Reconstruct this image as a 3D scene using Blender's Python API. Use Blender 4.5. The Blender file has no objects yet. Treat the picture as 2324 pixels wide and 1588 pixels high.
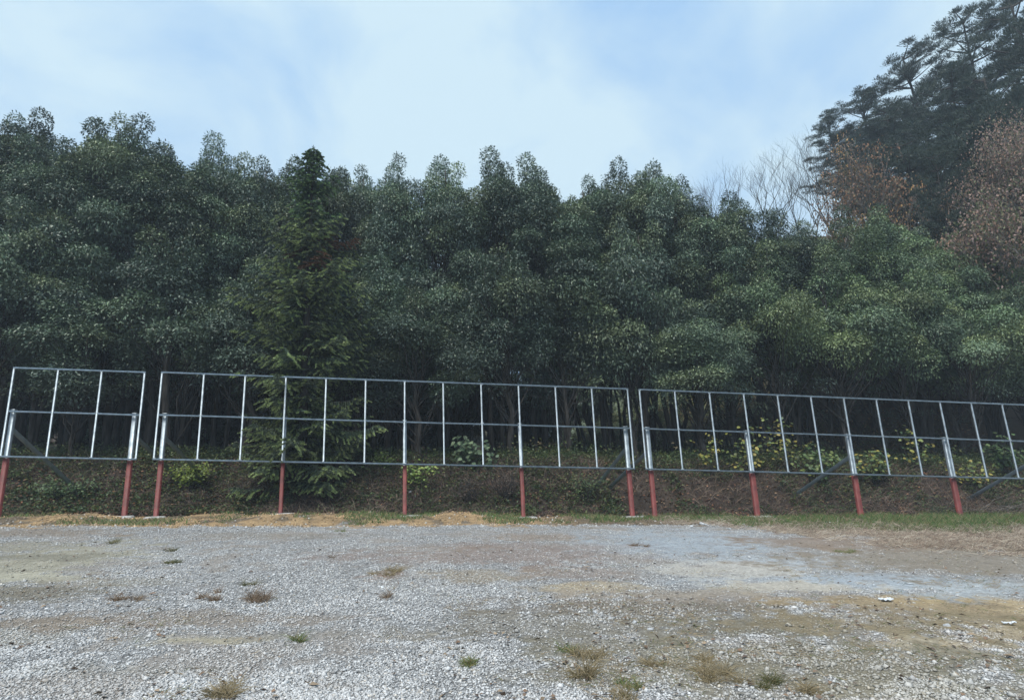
import bpy, math, random
import numpy as np
rad = math.radians
C = bpy.context.scene.collection
SC = bpy.context.scene

# ------------------------------------------------------------------ camera
W0, H0, FPX = 2324.0, 1588.0, 1268.0
PITCH, ROLL, EYE = 0.2186, -0.0405, 1.6
_F = np.array([0, math.cos(PITCH), math.sin(PITCH)])
_R = np.array([1, 0, 0.]); _U = np.array([0, -math.sin(PITCH), math.cos(PITCH)])
_R, _U = _R*math.cos(ROLL)+_U*math.sin(ROLL), -_R*math.sin(ROLL)+_U*math.cos(ROLL)
from mathutils import Matrix, Vector
cam = bpy.data.cameras.new('camera'); camo = bpy.data.objects.new('camera', cam); C.objects.link(camo)
cam.sensor_width = 36.0; cam.lens = 36.0*FPX/W0; cam.clip_end = 2000; cam.clip_start = 0.05
Mx = Matrix(((_R[0], _U[0], -_F[0], 0), (_R[1], _U[1], -_F[1], 0), (_R[2], _U[2], -_F[2], EYE), (0, 0, 0, 1)))
camo.matrix_world = Mx
SC.camera = camo

# ------------------------------------------------------------------ world, sun, exposure
SUN_EL, SUN_AZ = rad(60), rad(205)          # azimuth measured clockwise from +Y
wd = bpy.data.worlds.new('World'); SC.world = wd; wd.use_nodes = True
nt = wd.node_tree; nt.nodes.clear()
def N(t, **k):
    n = nt.nodes.new(t)
    for a, b in k.items():
        if a == 'inp':
            for i, v in b.items(): n.inputs[i].default_value = v
        else: setattr(n, a, b)
    return n
L = lambda a, b: nt.links.new(a, b)
out = N('ShaderNodeOutputWorld'); bg = N('ShaderNodeBackground', inp={'Strength': 0.1})
sky = N('ShaderNodeTexSky', sky_type='NISHITA', sun_disc=False, sun_elevation=SUN_EL, sun_rotation=SUN_AZ, air_density=1.0, dust_density=1.5, ozone_density=1.0)
tc = N('ShaderNodeTexCoord')
mp = N('ShaderNodeMapping', inp={'Scale': (1.5, 1.2, 2.2), 'Rotation': (0.25, 0.35, 0.3), 'Location': (1.62, 0.35, 0.3)})
nz = N('ShaderNodeTexNoise', inp={'Scale': 1.9, 'Detail': 7.0, 'Roughness': 0.55, 'Distortion': 0.4})
cr = N('ShaderNodeValToRGB')
cr.color_ramp.elements[0].position = 0.36; cr.color_ramp.elements[0].color = (0, 0, 0, 1)
cr.color_ramp.elements[1].position = 0.60; cr.color_ramp.elements[1].color = (1, 1, 1, 1)
cl = N('ShaderNodeMix', data_type='RGBA'); cl.inputs[6].default_value = (1.85, 2.9, 4.2, 1); cl.inputs[7].default_value = (3.1, 3.95, 4.4, 1)
m2 = N('ShaderNodeMix', data_type='RGBA'); m2.inputs[0].default_value = 0.92
L(tc.outputs['Generated'], mp.inputs['Vector']); L(mp.outputs[0], nz.inputs['Vector']); L(nz.outputs['Fac'], cr.inputs[0])
L(cr.outputs[0], cl.inputs[0]); L(sky.outputs[0], m2.inputs[6]); L(cl.outputs[2], m2.inputs[7])
L(m2.outputs[2], bg.inputs['Color']); L(bg.outputs[0], out.inputs[0])

sl = bpy.data.lights.new('sun', 'SUN'); sl.energy = 2.0; sl.angle = rad(28); sl.color = (1.0, 0.94, 0.85)
so = bpy.data.objects.new('sun', sl); C.objects.link(so)
sd = Vector((math.sin(SUN_AZ)*math.cos(SUN_EL), math.cos(SUN_AZ)*math.cos(SUN_EL), math.sin(SUN_EL)))
so.rotation_euler = sd.to_track_quat('Z', 'Y').to_euler()
SC.view_settings.view_transform = 'Standard'; SC.view_settings.look = 'None'
SC.view_settings.exposure = 1.2; SC.view_settings.gamma = 1.0
SC.render.engine = 'CYCLES'
SC.cycles.max_bounces = 5; SC.cycles.diffuse_bounces = 3; SC.cycles.glossy_bounces = 2; SC.cycles.transmission_bounces = 2
SC.cycles.volume_bounces = 0; SC.cycles.transparent_max_bounces = 4
SC.cycles.use_denoising = True

# ------------------------------------------------------------------ numpy helpers
def rs(seed): return np.random.default_rng(seed)
def norm(v): return v/np.maximum(np.linalg.norm(v, axis=-1, keepdims=True), 1e-9)
def sstep(a, b, x):
    t = np.clip((x-a)/(b-a), 0, 1); return t*t*(3-2*t)
_tab = rs(99).random((256, 256))
def vnoise(x, y):
    xi = np.floor(x).astype(int); yi = np.floor(y).astype(int); fx = x-xi; fy = y-yi
    fx = fx*fx*(3-2*fx); fy = fy*fy*(3-2*fy)
    g = lambda a, b: _tab[a % 256, b % 256]
    return (g(xi, yi)*(1-fx)+g(xi+1, yi)*fx)*(1-fy)+(g(xi, yi+1)*(1-fx)+g(xi+1, yi+1)*fx)*fy
def fbm(x, y, s=1.0, o=4, seed=0):
    x = np.asarray(x, float)*s+seed*17.3; y = np.asarray(y, float)*s+seed*7.7; a = 0.5; r = 0
    for i in range(o):
        r = r+a*vnoise(x, y); x = x*2.03+5.1; y = y*2.03+9.2; a *= 0.5
    return r/(1-0.5**o)
def ray(px, py): return _F+_R*(px-W0/2)/FPX+_U*(H0/2-py)/FPX
FY0, FM = 16.645, 0.1214                                    # the line the frames stand on: y = FY0 + FM x
FC = 1/math.hypot(1, FM)
def foff(x, y): return (y-FY0-FM*x)                          # how far behind that line
def at_fence(px, py, off=0.0):
    d = ray(px, py); t = (FY0+off)/(d[1]-FM*d[0]); return d*t+np.array([0, 0, EYE])
def lot(x, y): return -0.048*x+0.022*y
def terrain(x, y):
    x = np.asarray(x, float); y = np.asarray(y, float)
    o = foff(x, y)
    z = -0.048*np.clip(x, -40, 40)+0.022*np.clip(y, -30, 22)
    z = z+0.05*(fbm(x, y, 0.5, 3, 1)-0.5)*sstep(3, 8, y)+0.02*(fbm(x, y, 3.0, 3, 2)-0.5)
    w = fbm(x, y, 0.6, 3, 3)
    z = z+sstep(-1.5, -0.8, o)*sstep(0.8, 0.1, o)*sstep(4, -2, x)*(0.34*np.clip(w-0.33, 0, 1)+.10*(fbm(x, y, 2.2, 3, 7)-.4))   # low berm of spoil
    z = z+sstep(0.5, 3.8, o+1.2*(fbm(x, y, 0.7, 3, 4)-0.5))*(1.55+0.25*(fbm(x, y, 1.3, 3, 5)-0.5))+0.04*np.clip(o-4, 0, 30)*sstep(4, 7, o)
    z = z+sstep(0.3, 1.5, o)*0.12*(fbm(x, y, 4.0, 3, 6)-0.5)
    xr = sstep(7, 27, x)
    z = z+xr*(13.5*sstep(6.5, 20, o)+0.35*np.clip(o-18, 0, 60))+sstep(0, 9, x)*3.0*sstep(12, 26, o)+sstep(2, -3, x)*2.5*sstep(20, 34, o)
    return z
def ground_pt(px, py):
    d = ray(px, py); t = EYE/-(d[2]+0.048*d[0]-0.022*d[1])
    p = d*t
    return np.array([p[0], p[1], float(terrain(p[0], p[1]))])

def tag(o, label=None, cat=None, group=None, kind=None):
    if label: o['label'] = label
    if cat: o['category'] = cat
    if group: o['group'] = group
    if kind: o['kind'] = kind
    return o
def mesh(name, V, F, mat, cols=None, smooth=False):
    """F: (M,k) index array, or list of such arrays"""
    me = bpy.data.meshes.new(name)
    V = np.asarray(V, np.float32); Fs = F if isinstance(F, list) else [F]
    tot = sum(len(f) for f in Fs); nl = sum(f.size for f in Fs)
    me.vertices.add(len(V)); me.vertices.foreach_set('co', V.ravel())
    me.loops.add(nl); me.polygons.add(tot)
    me.loops.foreach_set('vertex_index', np.concatenate([np.asarray(f, np.int32).ravel() for f in Fs]))
    cnt = np.concatenate([np.full(len(f), f.shape[1], np.int32) for f in Fs])
    st = np.concatenate([[0], np.cumsum(cnt)[:-1]]).astype(np.int32)
    me.polygons.foreach_set('loop_start', st); me.polygons.foreach_set('loop_total', cnt)
    if smooth: me.polygons.foreach_set('use_smooth', np.ones(tot, bool))
    if cols is not None:
        a = me.color_attributes.new('tint', 'FLOAT_COLOR', 'POINT')
        c = np.ones((len(V), 4), np.float32); c[:, :cols.shape[1]] = cols
        a.data.foreach_set('color', c.ravel())
    me.update(calc_edges=True); me.validate()
    if mat: me.materials.append(mat)
    return me
def obj(name, me, parent=None, loc=(0, 0, 0)):
    o = bpy.data.objects.new(name, me); C.objects.link(o); o.location = loc
    if parent: o.parent = parent
    return o
def empty(name, loc, rz=0, **k):
    o = bpy.data.objects.new(name, None); C.objects.link(o); o.location = loc; o.rotation_euler = (0, 0, rz); o.empty_display_size = 0.2
    tag(o, **k); return o
def copy_tree(o, parent=None):
    c = o.copy(); C.objects.link(c); c.parent = parent
    for ch in [x for x in o.children]: copy_tree(ch, c)
    return c
class Soup:
    def __init__(s): s.V = []; s.Q = []; s.T = []; s.H = []; s.C = []; s.n = 0
    def add(s, V, Q=None, T=None, col=None, Hx=None):
        if Q is not None: s.Q.append(np.asarray(Q)+s.n)
        if T is not None: s.T.append(np.asarray(T)+s.n)
        if Hx is not None: s.H.append(np.asarray(Hx)+s.n)
        V = np.asarray(V, float).reshape(-1, 3); s.V.append(V)
        if col is None: col = np.ones((len(V), 3))*0.5
        s.C.append(np.broadcast_to(np.asarray(col, float), (len(V), 3))); s.n += len(V)
    def mesh(s, name, mat, smooth=False):
        F = [np.concatenate(a) for a in (s.Q, s.T, s.H) if a]
        return mesh(name, np.concatenate(s.V), F, mat, np.concatenate(s.C), smooth)

def leaves(S, P, D, Nn, Ln, Wd, col, round_=False, fold=0.12):
    """one folded quad (or hexagon) per leaf"""
    P = np.asarray(P); n = len(P); D = norm(D); Sd = norm(np.cross(D, Nn)); Nn = np.cross(Sd, D)
    Ln = np.broadcast_to(Ln, (n,))[:, None]; Wd = np.broadcast_to(Wd, (n,))[:, None]
    col = np.broadcast_to(col, (n, 3))
    if not round_:
        a = P; c = P+D*Ln-Nn*Ln*0.12; m = P+D*Ln*0.42+Nn*Ln*fold*0.6
        V = np.stack([a, m+Sd*Wd*0.5, c, m-Sd*Wd*0.5], 1)
        S.add(V, Q=np.arange(n*4).reshape(n, 4), col=np.repeat(col, 4, 0))
    else:
        V = np.stack([P, P+D*Ln*0.2+Sd*Wd*0.5, P+D*Ln*0.65+Sd*Wd*0.42-Nn*Ln*.05, P+D*Ln*1.0-Nn*Ln*.15, P+D*Ln*0.65-Sd*Wd*0.42-Nn*Ln*.05, P+D*Ln*0.2-Sd*Wd*0.5], 1)
        S.add(V, Hx=np.arange(n*6).reshape(n, 6), col=np.repeat(col, 6, 0))
def blades(S, P, D0, D1, Ln, Wd, col, droop=0.0, segs=3):
    """grass blades / twigs: P root, direction runs from D0 to D1 along the blade"""
    n = len(P); Ln = np.broadcast_to(Ln, (n,))[:, None]; Wd = np.broadcast_to(Wd, (n,))[:, None]
    D0 = norm(D0); D1 = norm(D1); col = np.broadcast_to(col, (n, 3))
    sd = norm(np.cross(D0+D1, np.array([0.13, -0.9, 0.35])+0*D0)); p = np.array(P, float); rows = []
    for k in range(segs+1):
        t = k/segs; w = Wd*(1-0.85*t)*0.5
        rows += [p-sd*w, p+sd*w]
        p = p+norm(D0*(1-t)+D1*t)*Ln/segs-np.array([0, 0, 1])*droop*t*Ln/segs
    V = np.stack(rows, 1); m = 2*(segs+1)
    b = (np.arange(n)*m)[:, None]
    Q = np.concatenate([b+np.array([2*k, 2*k+1, 2*k+3, 2*k+2]) for k in range(segs)])
    S.add(V, Q=Q, col=np.repeat(col, m, 0))
def tube(S, pts, rads, n=6, col=(0.5, 0.5, 0.5), cap=True):
    pts = np.asarray(pts, float); k = len(pts); rads = np.broadcast_to(rads, (k,))
    T = norm(np.gradient(pts, axis=0)); ref = np.array([0.31, 0.2, 0.93]) if abs(T[0][2]) < 0.85 else np.array([0.95, 0.3, 0.1])
    A = norm(np.cross(T, ref)); B = np.cross(T, A)
    an = np.arange(n)*2*math.pi/n
    V = pts[:, None]+rads[:, None, None]*(A[:, None]*np.cos(an)[None, :, None]+B[:, None]*np.sin(an)[None, :, None])
    Q = []
    for i in range(k-1):
        for j in range(n): Q.append((i*n+j, i*n+(j+1) % n, (i+1)*n+(j+1) % n, (i+1)*n+j))
    V = V.reshape(-1, 3); Tt = None
    if cap:
        V = np.vstack([V, pts[-1]+T[-1]*rads[-1]*0.5]); Tt = [((k-1)*n+j, (k-1)*n+(j+1) % n, k*n) for j in range(n)]
    S.add(V, Q=Q, T=Tt, col=col)
def box(S, a, b, ex, ez, w, d, col=(0.5, 0.5, 0.5), bev=0.004):
    """box bar from a to b: ex = width axis, ez = depth axis, bevelled long edges"""
    a = np.asarray(a, float); b = np.asarray(b, float); ex = norm(np.asarray(ex, float)); ez = norm(np.asarray(ez, float))
    w /= 2; d /= 2
    sec = [(-w+bev, -d), (w-bev, -d), (w, -d+bev), (w, d-bev), (w-bev, d), (-w+bev, d), (-w, d-bev), (-w, -d+bev)]
    V = [p+ex*u+ez*v for p in (a, b) for u, v in sec]
    Q = [(i, (i+1) % 8, 8+(i+1) % 8, 8+i) for i in range(8)]+[(0, 3, 4, 7), (0, 1, 2, 3), (4, 5, 6, 7), (8, 11, 12, 15), (8, 9, 10, 11), (12, 13, 14, 15)]
    S.add(V, Q=Q, col=col)

# ------------------------------------------------------------------ materials
def mat(name, rough=0.6, spec=0.5, metal=0.0):
    m = bpy.data.materials.new(name); m.use_nodes = True; t = m.node_tree
    b = t.nodes['Principled BSDF']; b.inputs['Roughness'].default_value = rough; b.inputs['Metallic'].default_value = metal
    b.inputs['Specular IOR Level'].default_value = spec
    return m, t, b
def nd(t, ty, **k):
    n = t.nodes.new(ty)
    for a, v in k.items():
        if a == 'inp':
            for i, x in v.items(): n.inputs[i].default_value = x
        else: setattr(n, a, v)
    return n
def noise_bump(t, b, scale, strength, dist=0.02, coord='Object', detail=4):
    tcn = nd(t, 'ShaderNodeTexCoord'); n = nd(t, 'ShaderNodeTexNoise', inp={'Scale': scale, 'Detail': detail})
    bp = nd(t, 'ShaderNodeBump', inp={'Strength': strength, 'Distance': dist})
    t.links.new(tcn.outputs[coord], n.inputs['Vector']); t.links.new(n.outputs['Fac'], bp.inputs['Height']); t.links.new(bp.outputs[0], b.inputs['Normal'])
    return tcn, n
def tint_mat(name, rough=0.5, spec=0.4, trans=0.0, gain=1.0, objvar=0.0, nscale=0.0, namp=0.3):
    """colour carried by each leaf / blade itself, with a little extra variation"""
    m, t, b = mat(name, rough, spec)
    a = nd(t, 'ShaderNodeAttribute', attribute_name='tint'); col = a.outputs['Color']
    val = None
    if objvar:
        oi = nd(t, 'ShaderNodeObjectInfo'); mr = nd(t, 'ShaderNodeMapRange', inp={'To Min': gain*(1-objvar), 'To Max': gain*(1+objvar)})
        t.links.new(oi.outputs['Random'], mr.inputs[0]); val = mr.outputs[0]
    hs = nd(t, 'ShaderNodeHueSaturation', inp={'Value': gain}); t.links.new(col, hs.inputs['Color'])
    if val: t.links.new(val, hs.inputs['Value'])
    col = hs.outputs[0]
    if nscale:
        g = nd(t, 'ShaderNodeNewGeometry'); n = nd(t, 'ShaderNodeTexNoise', inp={'Scale': nscale, 'Detail': 3.0})
        mr2 = nd(t, 'ShaderNodeMapRange', inp={'From Min': 0.3, 'From Max': 0.7, 'To Min': 1-namp, 'To Max': 1+namp})
        t.links.new(g.outputs['Position'], n.inputs['Vector']); t.links.new(n.outputs['Fac'], mr2.inputs[0])
        mu = nd(t, 'ShaderNodeVectorMath', operation='SCALE'); t.links.new(col, mu.inputs[0]); t.links.new(mr2.outputs[0], mu.inputs['Scale']); col = mu.outputs[0]
    t.links.new(col, b.inputs['Base Color'])
    if trans:
        tr = nd(t, 'ShaderNodeBsdfTranslucent'); mx = nd(t, 'ShaderNodeMixShader', inp={0: trans}); o = t.nodes['Material Output']
        t.links.new(col, tr.inputs[0]); t.links.new(b.outputs[0], mx.inputs[1]); t.links.new(tr.outputs[0], mx.inputs[2]); t.links.new(mx.outputs[0], o.inputs[0])
    return m
M = {}
M['leaf'] = tint_mat('evergreen_leaf', 0.48, 0.4, 0.06, 1.5, 0.25, 0.35, 0.25)
M['needle'] = tint_mat('needle', 0.55, 0.35, 0.1, 1.1)
M['pine'] = tint_mat('pine_needle', 0.6, 0.3, 0.08, 1.0, 0.15)
M['autumn'] = tint_mat('autumn_leaf', 0.6, 0.3, 0.2, 1.0)
M['shrub'] = tint_mat('shrub_leaf', 0.5, 0.4, 0.2, 1.0)
M['grass'] = tint_mat('grass_blade', 0.65, 0.25, 0.1, 1.0)
M['litter'] = tint_mat('dead_leaf', 0.75, 0.2, 0.0, 1.15)
M['stone'] = tint_mat('gravel_stone', 0.8, 0.25, 0.0, 1.0, 0, 60.0, 0.18)
def bark(name, c1, c2):
    m, t, b = mat(name, 0.9, 0.2)
    tcn = nd(t, 'ShaderNodeTexCoord'); mpn = nd(t, 'ShaderNodeMapping', inp={'Scale': (9, 9, 1.6)})
    n = nd(t, 'ShaderNodeTexNoise', inp={'Scale': 1.4, 'Detail': 5.0}); r = nd(t, 'ShaderNodeValToRGB')
    r.color_ramp.elements[0].color = c1+(1,); r.color_ramp.elements[1].color = c2+(1,); r.color_ramp.elements[0].position = .35; r.color_ramp.elements[1].position = .65
    bp = nd(t, 'ShaderNodeBump', inp={'Strength': 0.6, 'Distance': 0.02})
    t.links.new(tcn.outputs['Object'], mpn.inputs[0]); t.links.new(mpn.outputs[0], n.inputs['Vector']); t.links.new(n.outputs['Fac'], r.inputs[0])
    t.links.new(r.outputs[0], b.inputs['Base Color']); t.links.new(n.outputs['Fac'], bp.inputs['Height']); t.links.new(bp.outputs[0], b.inputs['Normal'])
    return m
M['bark'] = bark('dark_bark', (0.025, 0.022, 0.02), (0.07, 0.063, 0.056))
M['greybark'] = bark('grey_bark', (0.10, 0.09, 0.08), (0.22, 0.20, 0.18))

def metal_mat():
    m, t, b = mat('galvanised_steel', 0.42, 0.5, 0.75)
    tcn = nd(t, 'ShaderNodeTexCoord'); n = nd(t, 'ShaderNodeTexNoise', inp={'Scale': 7.0, 'Detail': 6.0}); r = nd(t, 'ShaderNodeValToRGB')
    r.color_ramp.elements[0].color = (0.20, 0.245, 0.28, 1); r.color_ramp.elements[1].color = (0.36, 0.42, 0.47, 1); r.color_ramp.elements[0].position = .3; r.color_ramp.elements[1].position = .7
    n2 = nd(t, 'ShaderNodeTexNoise', inp={'Scale': 30.0, 'Detail': 3.0}); mr = nd(t, 'ShaderNodeMapRange', inp={'To Min': 0.3, 'To Max': 0.6})
    t.links.new(tcn.outputs['Object'], n.inputs['Vector']); t.links.new(tcn.outputs['Object'], n2.inputs['Vector'])
    t.links.new(n.outputs['Fac'], r.inputs[0]); t.links.new(r.outputs[0], b.inputs['Base Color']); t.links.new(n2.outputs['Fac'], mr.inputs[0]); t.links.new(mr.outputs[0], b.inputs['Roughness'])
    return m
def two_tone(name, c1, c2, scale, rough, bump=0.2, lo=.35, hi=.65):
    m, t, b = mat(name, rough, 0.4)
    tcn, n = noise_bump(t, b, scale, bump)
    r = nd(t, 'ShaderNodeValToRGB'); r.color_ramp.elements[0].color = c1+(1,); r.color_ramp.elements[1].color = c2+(1,); r.color_ramp.elements[0].position = lo; r.color_ramp.elements[1].position = hi
    t.links.new(n.outputs['Fac'], r.inputs[0]); t.links.new(r.outputs[0], b.inputs['Base Color'])
    return m
M['metal'] = metal_mat()
M['strut'] = two_tone('dull_grey_steel', (0.22, 0.27, 0.30), (0.33, 0.38, 0.42), 5, 0.5)
M['primer'] = two_tone('red_primer', (0.09, 0.022, 0.021), (0.18, 0.040, 0.037), 5, 0.6, 0.25, .3, .7)
M['weld'] = two_tone('pale_weld', (0.45, 0.48, 0.5), (0.75, 0.78, 0.8), 40, 0.6, 0.4)
M['concrete'] = two_tone('rough_concrete', (0.22, 0.22, 0.21), (0.42, 0.42, 0.41), 9, 0.9, 0.5)
M['rock'] = two_tone('pale_rock', (0.20, 0.21, 0.22), (0.48, 0.5, 0.52), 8, 0.85, 0.5)
M['paper'] = two_tone('white_scrap', (0.5, 0.54, 0.58), (0.7, 0.74, 0.78), 12, 0.6, 0.2)

def ground_mat():
    m, t, b = mat('stony_ground', 0.9, 0.2)
    a = nd(t, 'ShaderNodeAttribute', attribute_name='tint')
    tcn = nd(t, 'ShaderNodeTexCoord')
    v1 = nd(t, 'ShaderNodeTexVoronoi', inp={'Scale': 34.0, 'Randomness': 1.0}); v2 = nd(t, 'ShaderNodeTexVoronoi', inp={'Scale': 75.0})
    nz1 = nd(t, 'ShaderNodeTexNoise', inp={'Scale': 22.0, 'Detail': 5.0, 'Roughness': 0.65}); nz2 = nd(t, 'ShaderNodeTexNoise', inp={'Scale': 140.0, 'Detail': 3.0})
    for v in (v1, v2, nz1, nz2): t.links.new(tcn.outputs['Object'], v.inputs['Vector'])
    bw = nd(t, 'ShaderNodeSeparateColor'); t.links.new(v1.outputs['Color'], bw.inputs[0])
    mr = nd(t, 'ShaderNodeMapRange', inp={'To Min': 0.55, 'To Max': 1.45}); t.links.new(bw.outputs[0], mr.inputs[0])
    mr_d = nd(t, 'ShaderNodeMapRange', inp={'From Min': 0.15, 'From Max': 0.75, 'To Min': 1.1, 'To Max': 0.45}); t.links.new(v1.outputs['Distance'], mr_d.inputs[0])
    mm = nd(t, 'ShaderNodeMath', operation='MULTIPLY'); t.links.new(mr.outputs[0], mm.inputs[0]); t.links.new(mr_d.outputs[0], mm.inputs[1])
    mrn = nd(t, 'ShaderNodeMapRange', inp={'From Min': 0.25, 'From Max': 0.75, 'To Min': 0.6, 'To Max': 1.35}); t.links.new(nz1.outputs['Fac'], mrn.inputs[0])
    mx = nd(t, 'ShaderNodeMix'); t.links.new(a.outputs['Alpha'], mx.inputs[0]); mx.inputs[2].default_value = 1.0; t.links.new(mm.outputs[0], mx.inputs[3])
    m3 = nd(t, 'ShaderNodeMath', operation='MULTIPLY'); t.links.new(mx.outputs[0], m3.inputs[0]); t.links.new(mrn.outputs[0], m3.inputs[1])
    sc = nd(t, 'ShaderNodeVectorMath', operation='SCALE'); t.links.new(a.outputs['Color'], sc.inputs[0]); t.links.new(m3.outputs[0], sc.inputs['Scale'])
    t.links.new(sc.outputs[0], b.inputs['Base Color'])
    hs = nd(t, 'ShaderNodeMath', operation='MULTIPLY_ADD', inp={1: -1.0}); t.links.new(v1.outputs['Distance'], hs.inputs[0]); t.links.new(nz2.outputs['Fac'], hs.inputs[2])
    bp = nd(t, 'ShaderNodeBump', inp={'Strength': 0.8, 'Distance': 0.02}); t.links.new(hs.outputs[0], bp.inputs['Height']); t.links.new(bp.outputs[0], b.inputs['Normal'])
    return m
M['ground'] = ground_mat()

# ------------------------------------------------------------------ the ground, one sheet
GRAVEL = np.array([0.38, 0.385, 0.39])
PATCHES = []                                   # world ellipses: cx, cy, ax, ay, rot, colour, strength, stones kept
def patch(px, py, rx, ry, col, s=1.0, keep=0.1):
    c = ground_pt(px, py); a = ground_pt(px+rx, py); b_ = ground_pt(px, py-ry); b2 = ground_pt(px, py+ry)
    PATCHES.append((c[0], c[1], np.linalg.norm((a-c)[:2]), np.linalg.norm((b_-b2)[:2])/2, math.atan2(a[1]-c[1], a[0]-c[0]), np.array(col), s, keep))
patch(20, 1290, 190, 48, (0.33, 0.315, 0.255), 1.0, 0.2); patch(80, 1265, 130, 7, (0.22, 0.21, 0.17), .8, 0.2); patch(60, 1308, 150, 8, (0.40, 0.385, 0.31), .8, 0.1); patch(60, 1345, 150, 18, (0.17, 0.15, 0.11), .8, 0.1); patch(10, 1240, 120, 10, (0.25, 0.23, 0.17), .7, .2)
patch(60, 1430, 150, 20, (0.33, 0.31, 0.26), .6, .4)
patch(420, 1405, 300, 16, (0.27, 0.23, 0.19), .75, .35); patch(480, 1452, 130, 11, (0.36, 0.33, 0.25), .9, .15); patch(700, 1440, 260, 12, (0.27, 0.25, 0.22), .6, .4)
patch(120, 1415, 200, 10, (0.24, 0.2, 0.16), .6, .4); patch(300, 1520, 260, 14, (0.30, 0.29, 0.26), .5, .6)
patch(1150, 1262, 320, 16, (0.27, 0.21, 0.18), .7, .4); patch(1080, 1305, 120, 12, (0.31, 0.26, 0.19), .7, .4); patch(1330, 1300, 130, 14, (0.28, 0.22, 0.18), .6, .5)
patch(880, 1302, 40, 10, (0.25, 0.17, 0.12), .8, .4); patch(1445, 1238, 30, 6, (0.26, 0.15, 0.09), .9, .3); patch(1240, 1218, 130, 8, (0.28, 0.22, 0.17), .7, .4)
patch(1350, 1332, 110, 9, (0.40, 0.33, 0.22), .8, .3)
patch(1490, 1375, 290, 16, (0.20, 0.17, 0.13), .85, .35); patch(1760, 1425, 300, 24, (0.17, 0.155, 0.12), .9, .2); patch(1560, 1355, 250, 10, (0.29, 0.25, 0.21), .7, .3)
patch(1990, 1365, 200, 14, (0.33, 0.25, 0.14), .85, .15); patch(2230, 1375, 190, 20, (0.40, 0.31, 0.18), .9, .1); patch(2150, 1400, 260, 26, (0.26, 0.21, 0.14), .85, .2)
patch(2110, 1462, 170, 16, (0.42, 0.36, 0.26), .9, .1); patch(2290, 1430, 130, 18, (0.38, 0.31, 0.2), .8, .1); patch(2000, 1500, 380, 30, (0.24, 0.22, 0.17), .75, .5)
patch(1400, 1470, 200, 30, (0.25, 0.24, 0.2), .6, .6); patch(1600, 1530, 330, 26, (0.27, 0.24, 0.17), .6, .5); patch(2200, 1560, 300, 30, (0.27, 0.25, 0.19), .65, .6); patch(1950, 1575, 300, 18, (0.3, 0.27, 0.2), .6, .6)
patch(1620, 1232, 230, 26, (0.32, 0.36, 0.40), .95, .1); patch(1960, 1318, 300, 18, (0.33, 0.37, 0.41), .95, .08); patch(1770, 1275, 170, 16, (0.36, 0.39, 0.42), .9, .1); patch(2240, 1335, 170, 10, (0.36, 0.39, 0.41), .9, .1)
patch(1640, 1290, 160, 14, (0.45, 0.43, 0.39), .8, .2); patch(1800, 1330, 150, 12, (0.46, 0.42, 0.35), .8, .2)
patch(2150, 1265, 330, 26, (0.24, 0.21, 0.17), .9, .1); patch(1880, 1232, 180, 14, (0.24, 0.19, 0.15), .85, .1)
patch(1300, 1420, 260, 26, (0.22, 0.20, 0.16), .7, .6); patch(1750, 1480, 420, 34, (0.23, 0.21, 0.16), .75, .6); patch(2050, 1415, 330, 22, (0.24, 0.2, 0.13), .8, .3)
patch(1180, 1240, 200, 8, (0.26, 0.2, 0.17), .6, .4); patch(980, 1245, 140, 6, (0.27, 0.22, 0.18), .5, .5); patch(1500, 1345, 200, 8, (0.3, 0.26, 0.21), .7, .3); patch(600, 1215, 200, 6, (.27, .24, .2), .6, .5)
patch(90, 1210, 160, 7, (.25, .21, .17), .8, .3); patch(220, 1320, 160, 10, (.29, .27, .22), .6, .4)
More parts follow.
